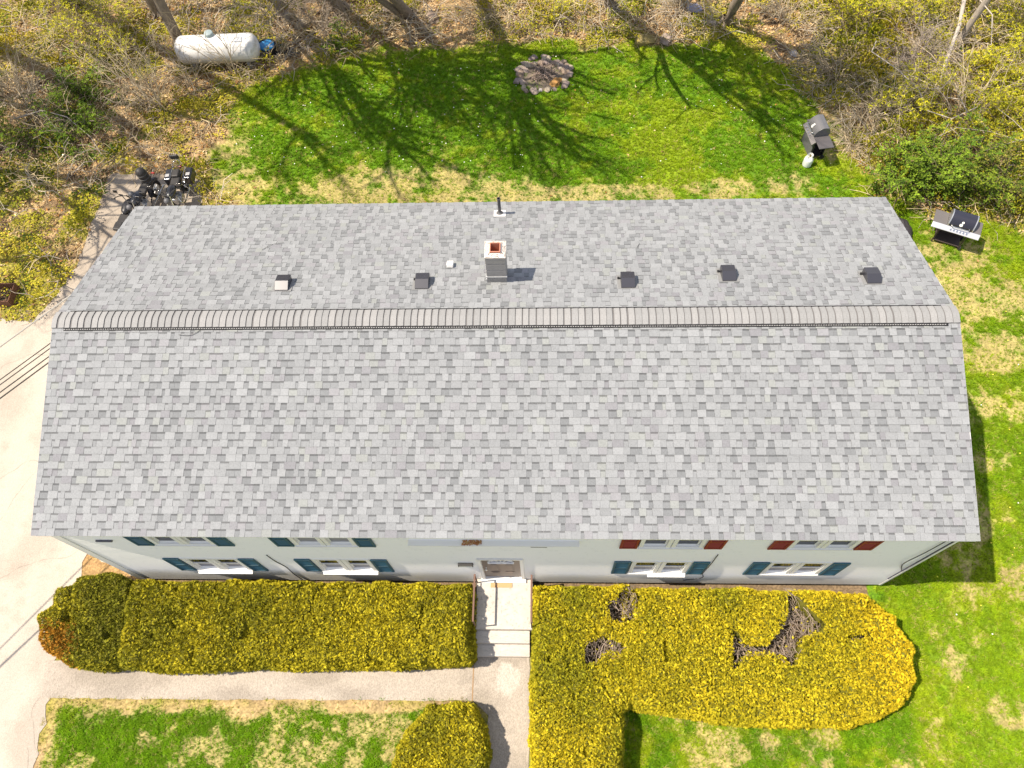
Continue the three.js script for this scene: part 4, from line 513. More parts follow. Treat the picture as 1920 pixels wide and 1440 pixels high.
{
  const g = thing('gas_bottle', 'white propane bottle standing by the sideways grill', 'gas bottle', [9.98, 0, -9.98]);
  part('bottle', new THREE.LatheGeometry([[0.0, 0.02], [0.13, 0.02], [0.15, 0.06], [0.152, 0.28], [0.13, 0.36], [0.06, 0.4], [0, 0.405]].map(p => new THREE.Vector2(...p)), 24), mat(0.78, 0.82, 0.82, 0.35), g);
  part('foot_ring', new THREE.CylinderGeometry(0.115, 0.12, 0.03, 20, 1, true).translate(0, 0.016, 0), mat(0.7, 0.72, 0.72, 0.4, 0, { side: THREE.DoubleSide }), g);
  part('collar', new THREE.CylinderGeometry(0.095, 0.1, 0.12, 20, 1, true, 0.6, 4.9).translate(0, 0.45, 0), mat(0.78, 0.8, 0.8, 0.35, 0, { side: THREE.DoubleSide }), g);
  part('valve', merge([cyl(0.02, 0.025, 0.07, 10, 0, 0.43, 0), cyl(0.035, 0.035, 0.02, 10, 0, 0.475, 0)]), mat(0.5, 0.42, 0.2, 0.35, 0.8), g);
  const c = thing('covered_fire_bowl', 'black wrinkled cover over a round object by the back right house corner', 'cover', [12.36, 0, -7.05]); c.scale.set(0.85, 0.85, 0.9);
  const cg = new THREE.SphereGeometry(1, 36, 16, 0, 6.2832, 0, Math.PI / 2), p = cg.attributes.position; for (let i = 0; i < p.count; i++) { const x = p.getX(i), y = p.getY(i), z = p.getZ(i), a = Math.atan2(z, x); const f = 0.6 * (1 + 0.10 * Math.sin(a * 9 + y * 3) * (1 - y) + 0.16 * (fbm(x * 4 + 3, z * 4 + y * 3, 3) - 0.5)); p.setXYZ(i, x * f * 0.85, Math.max(0.004, Math.pow(y, 0.7) * 0.48 * (1 + 0.2 * (fbm(x * 5, z * 5, 3) - 0.5))), z * f); } cg.computeVertexNormals();
  part('cover', cg, mat(0.045, 0.04, 0.045, 0.5, 0, { side: THREE.DoubleSide }), c); part('hem_cord', new THREE.TorusGeometry(0.55, 0.012, 6, 40).rotateX(Math.PI / 2).scale(0.88, 1, 1.04).translate(0, 0.03, 0), black, c);
  const b = thing('rusty_bin', 'dark open-topped rusty bin full of leaves at the left edge', 'bin', [-16.3, 0, -4.8]);
  const rim = mat(0.13, 0.06, 0.035, 0.85); part('bin_sides', merge([box(-0.5, -0.47, 0, 0.34, -0.36, 0.36), box(0.37, 0.4, 0, 0.34, -0.36, 0.36), box(-0.47, 0.37, 0, 0.335, -0.36, -0.33), box(-0.47, 0.37, 0, 0.335, 0.33, 0.36)]), rim, b); part('bin_floor', box(-0.47, 0.37, 0.01, 0.05, -0.33, 0.33), mat(0.03, 0.022, 0.015, 0.95), b);
  const lm = new MB(), r = R(71); for (let i = 0; i < 160; i++) { const x = -0.44 + r() * 0.78, z = -0.3 + r() * 0.6, a = r() * 6.28, L = 0.035, y = 0.06 + r() * 0.05, v = 0.4 + r() * 0.7; lm.quad([x - Math.cos(a) * L, y, z - Math.sin(a) * L], [x + Math.sin(a) * L * 0.6, y + 0.012, z - Math.cos(a) * L * 0.6], [x + Math.cos(a) * L, y, z + Math.sin(a) * L], [x - Math.sin(a) * L * 0.6, y + 0.012, z + Math.cos(a) * L * 0.6], [0.2 * v, 0.12 * v, 0.06 * v]); } part('bin_leaves', lm.geo(), new THREE.MeshStandardMaterial({ vertexColors: true, side: THREE.DoubleSide, roughness: 0.95 }), b).userData.kind = 'stuff';
}
// motorcycles: front towards +z
function motorcycle(label, pos, turn, o) {
  const g = thing('motorcycle', label, 'motorcycle', pos, turn, 'motorcycles parked behind the house'); g.rotation.z = 0.06; g.rotation.order = 'YXZ';
  for (const [z, r] of [[0.8, 0.31], [-0.72, 0.3]]) { const w = part('wheel', tf(new THREE.TorusGeometry(r - 0.06, 0.062, 10, 30), 0, r, z, 0, Math.PI / 2), rubber, g); part('rim', merge([tf(new THREE.TorusGeometry(r - 0.12, 0.016, 6, 28), 0, r, z, 0, Math.PI / 2), cyl(0.05, 0.05, 0.12, 12, 0, r, z, 0, 0, Math.PI / 2), ...[0, 1, 2, 3, 4].map(k => tf(new THREE.BoxGeometry(0.02, 2 * (r - 0.12), 0.02), 0, r, z, k * Math.PI / 5))]), chrome, w); part('fender', tf(new THREE.TorusGeometry(r + 0.03, 0.075, 6, 18, Math.PI * 0.8), 0, r, z, 0, -Math.PI / 2, 0).scale(1, 1, 1), o.paint, g); }
  const tk = new THREE.SphereGeometry(1, 22, 14).scale(0.165, 0.13, 0.32); part('fuel_tank', tk.translate(0, 0.86, 0.2), o.paint, g);
  part('seat', merge([rbox(0.32, 0.11, 0.46, 0.05, 0, 0.76, -0.28), rbox(0.26, 0.12, 0.34, 0.05, 0, 0.84, -0.62)]), leather, g);
  part('engine', merge([rbox(0.3, 0.3, 0.36, 0.05, 0, 0.42, 0.12), ...[-1, 1].map(s => cyl(0.085, 0.085, 0.28, 12, s * 0.06, 0.62, 0.14 + s * 0.1, s * 0.5)), ...[0, 1, 2, 3].map(k => cyl(0.1, 0.1, 0.014, 14, 0.05, 0.55 + k * 0.045, 0.2, 0.4)), cyl(0.11, 0.11, 0.1, 16, 0.19, 0.5, 0.12, 0, 0, Math.PI / 2)]), steel, g);
  part('frame', merge([tubeG([[0, 0.32, -0.72], [0.1, 0.42, -0.4], [0.1, 0.28, 0.1], [0.05, 0.4, 0.4], [0, 0.92, 0.52]], 0.022, 20, 6), tubeG([[0, 0.7, -0.7], [0, 0.74, -0.2], [0, 0.9, 0.5]], 0.025, 14, 6)]), black, g);
  part('fork', merge([-1, 1].map(s => tubeG([[s * 0.09, 0.31, 0.8], [s * 0.09, 0.65, 0.66], [s * 0.09, 1.0, 0.52]], 0.024, 8, 8))), chrome, g);
  const hb = part('handlebar', tubeG([[-0.44, 1.06, 0.26], [-0.26, 1.1, 0.38], [-0.08, 1.02, 0.5], [0.08, 1.02, 0.5], [0.26, 1.1, 0.38], [0.44, 1.06, 0.26]], 0.014, 30, 8), o.bar, g);
  for (const s of [-1, 1]) { part('grip', cyl(0.02, 0.02, 0.13, 10, s * 0.41, 1.065, 0.28, 0.3, 0, Math.PI / 2), rubber, hb); part('mirror', merge([tubeG([[s * 0.32, 1.09, 0.35], [s * 0.4, 1.2, 0.36], [s * 0.46, 1.24, 0.33]], 0.007, 8, 5), rbox(0.15, 0.09, 0.025, 0.01, s * 0.48, 1.26, 0.32, -0.3)]), gloss, hb); }
  part('headlight', merge([new THREE.SphereGeometry(0.1, 16, 12).translate(0, 0.93, 0.66)]), greyM, g);
  part('exhaust', merge([tubeG([[0.12, 0.6, 0.24], [0.2, 0.4, 0.3], [0.2, 0.27, 0.1], [0.2, 0.26, -0.4]], 0.026, 20, 8), cyl(0.045, 0.05, 0.62, 14, 0.21, 0.27, -0.6, Math.PI / 2)]), chrome, g);
  part('tail_light', rbox(0.12, 0.06, 0.06, 0.02, 0, 0.72, -1.04), mat(0.3, 0.01, 0.01, 0.3), g);
  part('footpegs', merge([-1, 1].map(s => cyl(0.018, 0.018, 0.2, 8, s * 0.28, 0.32, 0.05, 0, 0, Math.PI / 2))), black, g);
  part('side_stand', tubeG([[-0.1, 0.3, 0], [-0.2, 0.12, 0.03], [-0.28, 0.0, 0.05]], 0.014, 6, 6), black, g);
  if (o.bags) { for (const s of [-1, 1]) { const b = part('saddlebag', rbox(0.26, 0.34, 0.52, 0.06, s * 0.35, 0.58, -0.72), gloss, g); part('bag_rail', tubeG([[s * 0.24, 0.74, -0.98], [s * 0.22, 0.78, -0.72], [s * 0.24, 0.74, -0.46]], 0.012, 14, 6), chrome, b); part('bag_latch', rbox(0.14, 0.012, 0.12, 0.004, s * 0.36, 0.752, -0.66), mat(0.5, 0.5, 0.5, 0.4, 0.5), b); } part('luggage_rack', merge([tubeG([[-0.11, 0.92, -0.8], [-0.11, 0.96, -1.05], [0, 1.0, -1.1], [0.11, 0.96, -1.05], [0.11, 0.92, -0.8]], 0.011, 20, 6), ...[-0.06, 0, 0.06].map(x => cyl(0.006, 0.006, 0.28, 6, x, 0.945, -0.93, Math.PI / 2)), cyl(0.01, 0.01, 0.24, 6, 0.1, 0.83, -0.85), cyl(0.01, 0.01, 0.24, 6, -0.1, 0.83, -0.85)]), chrome, g); part('backrest', rbox(0.3, 0.2, 0.09, 0.04, 0, 1.14, -1.08, 0.2), leather, g, 'black padded backrest'); part('windshield', new THREE.CylinderGeometry(0.4, 0.34, 0.42, 20, 1, true, -0.6, 1.2).rotateX(-0.4).translate(0, 1.22, 0.26), new THREE.MeshPhysicalMaterial({ color: C(0.8, 0.85, 0.9), transmission: 1, roughness: 0.03, thickness: 0, side: THREE.DoubleSide }), g); }
  if (o.roll) { part('luggage_roll', merge([tf(new THREE.CapsuleGeometry(0.17, 0.42, 6, 16), 0, 0.98, -0.62, 0, 0, 0).applyMatrix4(new THREE.Matrix4()), ]).translate(0, 0, 0), leather, g, 'black strapped luggage on the seat'); for (const y of [0.82, 0.98, 1.14]) part('strap', new THREE.TorusGeometry(0.172, 0.01, 5, 24).rotateX(Math.PI / 2).translate(0, y, -0.62), mat(0.12, 0.12, 0.12, 0.6), g); }
  return g;
}
motorcycle('black touring motorcycle with saddlebags and a padded backrest behind the house', [-11.28, 0, -8.62], 0.03, { paint: gloss, bar: black, bags: true });
motorcycle('black motorcycle with strapped luggage beside the touring one', [-12.35, 0, -8.35], -0.16, { paint: mat(0.03, 0.035, 0.05, 0.4), bar: black, roll: true });
motorcycle('dark motorcycle nearest the roof corner, handlebar sticking out on the left', [-12.72, 0, -7.62], Math.PI - 0.12, { paint: mat(0.02, 0.02, 0.024, 0.4), bar: black });
// overhead service wires and the pole they come from
{
  const p = thing('utility_pole', 'wooden utility pole carrying the overhead wires to the house', 'utility pole', [-23.4, 0, 15.4]);
  part('pole', new THREE.CylinderGeometry(0.12, 0.17, 9, 12).translate(0, 4.5, 0), mat(0.16, 0.12, 0.085, 0.95), p); part('crossarm', rbox(1.8, 0.12, 0.1, 0.02, 0, 8.2, 0, 0, 0.8), mat(0.17, 0.13, 0.09, 0.95), p);
  const wm = mat(0.035, 0.032, 0.03, 0.6), wl = mat(0.42, 0.40, 0.36, 0.5);
  [[[-9.46, 5.05, -2.35], [-23.4, 6.8, 15.3], 0.018, wl, 'pale service cable running from the house gable, apart from the dark wires'], [[-9.46, 5.1, -1.02], [-23.3, 6.5, 15.3], 0.012, wm, 'uppermost thin dark wire of the bundle leaving the left gable'], [[-9.46, 5.05, -0.92], [-23.3, 6.42, 15.3], 0.012, wm, 'second thin dark wire of the bundle leaving the left gable'], [[-9.46, 4.95, -0.8], [-23.3, 6.3, 15.3], 0.014, wm, 'third dark wire of the bundle leaving the left gable'], [[-9.46, 4.88, -0.7], [-23.3, 6.15, 15.3], 0.016, wm, 'lowest and thickest dark wire of the bundle at the left gable']].forEach(([a, b, rr, m, label], i) => {
    const t = thing('overhead_wire', label || 'dark overhead wire in the bundle leaving the left gable', 'wire', [0, 0, 0], 0, 'overhead wires at the left gable'); const P = []; for (let k = 0; k <= 14; k++) { const s = k / 14; P.push([lerp(a[0], b[0], s), lerp(a[1], b[1], s) - 1.2 * s * (1 - s) * (0.5 + i * 0.05), lerp(a[2], b[2], s)]); } part('cable', tubeG(P, rr, 60, 5), m, t); });
}
console.log('yard done');

// ---------------------------------------------------------------- trees, saplings and brush of the wood edge
const barkMat = new THREE.MeshStandardMaterial({ vertexColors: true, roughness: 0.95, map: dataTex(128, 256, (x, y) => { const f = 0.62 + 0.7 * (fbm(x * 0.22, y * 0.05, 4) - 0.15) + 0.15 * (hash(x, y) - 0.5); return [f, f, f]; }, false) });
function grow(mb, p, d, len, r0, level, r, o) {
  const n = level === 0 ? 10 : level === 1 ? 6 : level === 2 ? 4 : 3; const pts = [p.slice()]; let cur = p.slice(), dir = d.slice();
  for (let i = 0; i < n; i++) {
    const w = o.wander * (level ? 1.5 : 0.5); dir = [dir[0] + (r() - 0.5) * w, dir[1] + (r() - 0.5) * w + (level ? o.lift : 0) * 0.18, dir[2] + (r() - 0.5) * w]; const l = Math.hypot(...dir); dir = dir.map(v => v / l);
    cur = cur.map((v, k) => v + dir[k] * len / n); if (cur[1] < 0.04) cur[1] = 0.04 + r() * 0.03; pts.push(cur.slice());
  }
  const r1 = level === 0 ? r0 * 0.4 : r0 * 0.4; mb[level === 0 ? 0 : 1].tube(pts, r0, r1, level === 0 ? 9 : level === 1 ? 5 : 3, level < 2 ? o.bark : o.twig);
  if (level >= o.levels) return;
  const kids = level === 0 ? o.limbs : level === 1 ? o.subs : o.twigs;
  for (let k = 0; k < kids; k++) {
    const t = level === 0 ? lerp(o.first, 0.98, (k + r() * 0.8) / kids) : lerp(0.2, 1, (k + r()) / kids); const idx = Math.min(n - 1, Math.floor(t * n)), f = t * n - idx; const q = pts[idx].map((v, m) => lerp(v, pts[idx + 1][m], Math.min(1, f)));
    const pd = [0, 1, 2].map(m => pts[idx + 1][m] - pts[idx][m]); const pl = Math.hypot(...pd); const a = r() * 6.283 + k * 2.4, spread = level === 0 ? o.open : 0.85;
    let nd = [pd[0] / pl + Math.cos(a) * spread, pd[1] / pl * (level === 0 ? 0.6 : 0.9) + (r() - 0.4) * 0.5, pd[2] / pl + Math.sin(a) * spread + (level === 0 ? o.bias : 0)]; const nl = Math.hypot(...nd); nd = nd.map(v => v / nl);
    const L = level === 0 ? o.limbLen * (1.15 - 0.65 * t) * (0.7 + 0.6 * r()) : len * (level === 1 ? 0.5 : 0.45) * (0.6 + 0.7 * r()); grow(mb, q, nd, L, Math.max(0.007, lerp(r0, r1, t) * (level === 0 ? 0.74 : 0.62)), level + 1, r, o);
  }
}
function tree(name, label, x, z, h, rad, lean, seed, extra = {}) {
  const o = { wander: 0.22, lift: 0.55, levels: 3, bias: 0.35, limbs: 14, subs: 6, twigs: 5, first: 0.3, open: 1.0, limbLen: h * 0.4, bark: [0.27, 0.225, 0.175], twig: [0.38, 0.32, 0.25], stems: 1, ...extra };
  const g = thing(name, label, 'tree', [x, 0, z], 0, 'bare trees of the wood edge'); const r = R(seed), mb = [new MB(), new MB()];
  for (let s = 0; s < o.stems; s++) { const a = s * 2.4 + 0.5, d = [lean[0] + (s ? Math.cos(a) * 0.25 : 0), 1, lean[1] + (s ? Math.sin(a) * 0.2 : 0)], l = Math.hypot(...d); grow(mb, [s ? Math.cos(a) * rad : 0, -0.05, s ? Math.sin(a) * rad : 0], d.map(v => v / l), h * (s ? 0.8 : 1) * l, rad * (s ? 0.7 : 1), 0, r, o); }
  for (let k = 0; k < 5; k++) { const a = k * 1.26 + r(); mb[0].tube([[Math.cos(a) * rad * 0.5, rad * 1.3, Math.sin(a) * rad * 0.5], [Math.cos(a) * rad * 1.1, rad * 0.5, Math.sin(a) * rad * 1.1], [Math.cos(a) * rad * 2.2, -0.02, Math.sin(a) * rad * 2.2]], rad * 0.42, rad * 0.16, 5, o.bark); }
  part('trunk', mb[0].geo(), barkMat, g); const cr = part('crown', mb[1].geo(), barkMat, g); cr.userData.kind = 'stuff'; return g;
}
const WB = 'bare tree rooted in the wood edge ';
tree('bare_tree', 'bare tree with a straight grey trunk, right of the fire pit', 8.09, -17.3, 12, 0.21, [0.02, 0.42], 301, { limbs: 17 });
tree('bare_tree', WB + 'behind the fire pit', 3.72, -18.4, 12, 0.24, [-0.25, 0.5], 302, { limbs: 17 });
tree('bare_tree', WB + 'between the white tank and the forked tree', -7.05, -18.6, 13, 0.27, [-0.22, 0.52], 303, { limbs: 17 });
tree('bare_tree', 'forked bare tree with two stems at the back lawn edge', -4.2, -18.15, 12, 0.2, [-0.25, 0.52], 304, { stems: 2, limbs: 10 });
tree('bare_tree', WB + 'directly behind the white tank', -13.2, -16.75, 13, 0.22, [0.05, 0.16], 305, { limbs: 8, bias: -0.3, first: 0.45 });
tree('bare_tree', WB + 'left of and behind the white tank', -14.6, -18.6, 12, 0.2, [0.0, 0.05], 306, { limbs: 8, bias: -0.2, first: 0.45 });
tree('bare_tree', 'thick leaning bare tree beyond the upper left corner', -22.2, -17.9, 15, 0.36, [0.02, 0.5], 307, { limbs: 9, first: 0.4 });
tree('bare_tree', 'tall leaning bare tree near the top left corner', -18.6, -19.6, 17, 0.3, [0.0, 0.56], 308, { limbs: 8, first: 0.5, bias: 0.1 });
tree('bare_tree', WB + 'at the top edge left of the fire pit', -1.8, -20.2, 14, 0.27, [-0.32, 0.66], 310, { limbs: 17 });
tree('bare_tree', WB + 'at the top edge right of the fire pit', 5.2, -20.0, 13, 0.26, [-0.1, 0.66], 311, { limbs: 17 });
tree('bare_tree', 'stout bare tree at the top edge above the tub', -10.6, -20.4, 14, 0.28, [-0.12, 0.6], 317, { limbs: 13 });
tree('bare_tree', 'bare tree standing left of the motorcycles outside the frame', -20.4, -10.4, 12, 0.22, [0.08, 0.12], 312, { limbs: 10 });
tree('bare_tree', 'slender bare tree left of the driveway outside the frame', -19.6, -6.2, 9, 0.12, [0.06, 0.08], 313, { limbs: 11 });
tree('bare_tree', 'pale leaning bare tree in the right-hand thicket', 16.3, -15.6, 9, 0.13, [0.12, -0.1], 314, { bark: [0.42, 0.37, 0.31], twig: [0.42, 0.37, 0.31], limbs: 10, first: 0.2 });
tree('bare_tree', 'bare tree at the far right corner of the thicket', 19.6, -17.2, 9, 0.12, [-0.1, 0.1], 315, { limbs: 10, first: 0.2, bark: [0.36, 0.31, 0.26] });
tree('bare_tree', 'bare tree at the left margin above the rough grass', -21.0, -14.0, 10, 0.16, [0.1, 0.2], 316, { limbs: 7 });

// brush: arching stems with young leaves
const leafGeo = (() => { const b = new MB(); for (let k = 0; k < 3; k++) { const a = k * 2.1, c = Math.cos(a), s = Math.sin(a), L = 0.05, w = 0.017; const f = (t, q) => [c * L * t - s * w * q, 0.02 * t + k * 0.012, s * L * t + c * w * q]; b.quad(f(0, 0), f(0.5, 1), f(1, 0), f(0.5, -1), [1, 1, 1]); } const g = b.geo(); g.deleteAttribute('color'); return g; })();
function brush(label, x, z, R0, H, seed, o) {
  const g = thing(o.name || 'wild_shrub', label, 'shrub', [x, 0, z], 0, o.group || 'wild shrubs of the wood edge'); const r = R(seed), mb = new MB(), ends = [];
  const stem = (p, d, L, rad, lv) => { const n = 5, pts = [p]; let c = p, q = d; for (let i = 0; i < n; i++) { q = [q[0] + (r() - 0.5) * 0.5, q[1] + (r() - 0.5) * 0.4 - o.droop * 0.2, q[2] + (r() - 0.5) * 0.5]; const l = Math.hypot(...q); q = q.map(v => v / l); c = c.map((v, k) => v + q[k] * L / n); if (c[1] < 0.03) c = [c[0], 0.03, c[2]]; pts.push(c); if (o.leaves && lv > 0) ends.push([c, q]); if (lv < 2 && r() < (lv ? 0.55 : 0.95)) stem(c, [q[0] + (r() - 0.5) * 1.7, q[1] + (r() - 0.5) * 1.0, q[2] + (r() - 0.5) * 1.7], L * 0.5, rad * 0.6, lv + 1); } const v = 0.7 + 0.6 * r(); mb.tube(pts, rad, rad * 0.4, 4, o.wood.map(k => k * v)); };
  for (let i = 0; i < o.stems; i++) { const a = r() * 6.283, out = 0.25 + 0.9 * r(); stem([Math.cos(a) * R0 * 0.35 * r(), 0, Math.sin(a) * R0 * 0.35 * r()], [Math.cos(a) * out * R0 / H, 1, Math.sin(a) * out * R0 / H], H * (0.7 + 0.7 * r()), o.rad || 0.015, 0); }
  part('stems', mb.geo(), barkMat, g);
  if (o.leaves) { const l = []; for (let i = 0; i < o.leaves; i++) { const [c] = ends[r() * ends.length | 0]; const dx = (r() - 0.5) * 0.3, dy = (r() - 0.5) * 0.22, dz = (r() - 0.5) * 0.3; const col = mixC(o.c0, o.c1, r()), v = 0.6 + 0.75 * r(), s = (o.size || 1) * (0.7 + 0.9 * r()); l.push({ p: V(c[0] + dx, Math.max(0.03, c[1] + dy), c[2] + dz), q: orient((r() - 0.5) * 1.2, 1, (r() - 0.5) * 1.2, r() * 6.28), s: V(s, s, s), c: C(col[0] * v, col[1] * v, col[2] * v) }); } instances('leaves', leafGeo, leafMat(), l, g); }
  return g;
}
const YG = { c0: [0.27, 0.29, 0.014], c1: [0.50, 0.45, 0.024], wood: [0.42, 0.34, 0.23], droop: 0.5 }, DG = { c0: [0.06, 0.12, 0.012], c1: [0.20, 0.29, 0.022], wood: [0.20, 0.15, 0.10], droop: 0.5 }, BR = { wood: [0.56, 0.47, 0.33], droop: 0.9, leaves: 0 };
const TH = 'shrub in the right-hand thicket, ';
[['glossy dark green shrub behind the lawn-edge grill, nearest the roof corner', 13.1, -9.2, 1.0, 1.1, { ...DG, stems: 22, leaves: 3200, size: 1.25 }], ['dark green shrub in the thicket above the black-lidded grill', 14.6, -9.0, 0.9, 1.0, { ...DG, c1: [0.20, 0.25, 0.02], stems: 18, leaves: 2400, size: 1.2 }], ['green and brown shrub at the right edge beyond the black-lidded grill', 16.2, -8.8, 1.0, 0.9, { ...DG, c1: [0.28, 0.24, 0.05], stems: 18, leaves: 2000 }],
  ['yellow-green ' + TH + 'top left of it', 12.6, -16.8, 1.2, 1.3, { ...YG, stems: 16, leaves: 1500 }], ['yellow-green ' + TH + 'in its middle at the top', 14.6, -16.8, 1.2, 1.4, { ...YG, stems: 16, leaves: 1600 }], ['leafy yellow-green ' + TH + 'right of centre', 16.4, -13.2, 1.3, 1.2, { ...YG, stems: 16, leaves: 2300 }], ['leafy yellow-green ' + TH + 'at the right frame edge', 18.4, -13.0, 1.3, 1.2, { ...YG, stems: 16, leaves: 2200 }], ['yellow-green ' + TH + 'above the dark green shrub', 14.2, -12.4, 1.2, 1.1, { ...YG, stems: 16, leaves: 1800 }], ['sparse ' + TH + 'between the two dark green shrubs and the top', 16.2, -10.7, 1.2, 1.0, { ...YG, c0: [0.13, 0.17, 0.015], stems: 18, leaves: 1900 }], ['yellowish ' + TH + 'in the far right corner', 19.0, -16.0, 1.3, 1.4, { ...YG, stems: 14, leaves: 1500 }], ['low leafy ' + TH + 'at the right edge below the corner', 18.0, -10.6, 1.2, 1.0, { ...YG, stems: 16, leaves: 1900 }],
  ['tan mound of dead bramble canes right of the sideways grill', 12.6, -12.2, 1.1, 0.9, { ...BR, stems: 46, rad: 0.015 }], ['grey-brown tangle of bare canes in the thicket centre', 14.6, -14.4, 1.3, 1.1, { ...BR, stems: 44, rad: 0.015, wood: [0.38, 0.32, 0.27] }], ['brown brush pile behind the sideways grill', 11.7, -10.9, 0.7, 0.5, { ...BR, stems: 30, rad: 0.013 }], ['bare canes along the thicket front right of the back lawn', 11.7, -14.2, 0.9, 0.9, { ...BR, stems: 30, rad: 0.015, wood: [0.36, 0.29, 0.2] }],
  ['bare brush in front of the white tank', -12.2, -14.5, 0.9, 0.9, { ...BR, stems: 14, rad: 0.016 }], ['thin bare brush below the white tank left end', -13.7, -13.6, 0.8, 1.1, { ...BR, stems: 16, rad: 0.015 }], ['dark green brush left of the white tank', -16.2, -13.4, 1.1, 0.8, { ...DG, stems: 16, leaves: 1700 }], ['dark green low brush above the parking pad', -15.6, -11.6, 1.0, 0.7, { ...DG, stems: 14, leaves: 1300 }], ['green brush at the left margin', -18.6, -11.2, 1.1, 0.8, { ...DG, c1: [0.22, 0.25, 0.02], stems: 14, leaves: 1500 }], ['yellowish brush at the top left', -17.0, -18.0, 1.3, 1.4, { ...YG, stems: 22, leaves: 1300 }], ['yellowish brush near the top, left of the tank tree', -15.6, -16.2, 1.0, 1.1, { ...YG, stems: 18, leaves: 1100 }], ['tan bare brush at the left margin', -19.4, -14.6, 1.2, 1.0, { ...BR, stems: 30, rad: 0.015, wood: [0.40, 0.33, 0.22] }], ['fallen tangle of grey branches above the parking pad', -17.4, -12.4, 1.2, 0.6, { ...BR, stems: 16, rad: 0.018 }],
  ['tall thin sapling stems in front of the white tank', -10.7, -14.9, 0.5, 1.7, { ...BR, stems: 6, rad: 0.017, droop: 0.1 }], ['spray of upright pale saplings below the white tank', -13.2, -13.2, 0.6, 1.5, { ...BR, stems: 11, rad: 0.018, droop: 0.1 }], ['upright pale saplings at the left margin above the pad', -18.0, -13.0, 0.6, 1.4, { ...BR, stems: 9, rad: 0.018, droop: 0.15 }], ['pale bare saplings crowding the top right corner', 17.6, -17.4, 0.9, 1.9, { ...BR, stems: 14, rad: 0.02, droop: 0.2 }], ['pale arching bare branches over the middle of the thicket', 15.6, -12.0, 1.1, 1.3, { ...BR, stems: 12, rad: 0.021, droop: 0.6 }], ['bare brush behind the tub', -9.6, -18.0, 1.0, 1.1, { ...BR, stems: 24, rad: 0.015, wood: [0.36, 0.30, 0.25] }], ['bare brush between the tub and the forked tree', -7.6, -17.2, 0.9, 0.9, { ...BR, stems: 24, rad: 0.015, wood: [0.34, 0.28, 0.22] }], ['small green shrub under the bare brush left of the back lawn', -6.6, -16.4, 0.6, 0.5, { ...DG, stems: 10, leaves: 500 }], ['brown brush behind the lawn, left of the fire pit', -1.2, -17.6, 1.0, 0.8, { ...BR, stems: 24, rad: 0.013, wood: [0.30, 0.25, 0.17] }], ['low brush behind the fire pit', 1.2, -17.4, 1.0, 0.7, { ...YG, wood: [0.3, 0.24, 0.17], stems: 18, leaves: 500 }], ['bare brush between two trees behind the lawn', 6.4, -18.0, 1.0, 0.9, { ...BR, stems: 22, rad: 0.015 }], ['tan bare brush right of the straight grey trunk', 10.4, -17.2, 1.1, 0.9, { ...BR, stems: 26, rad: 0.015 }]
].forEach(([label, x, z, R0, H, o], i) => brush(label, x, z, R0, H * (o.leaves ? 1.15 : 1.4), 500 + i, o));
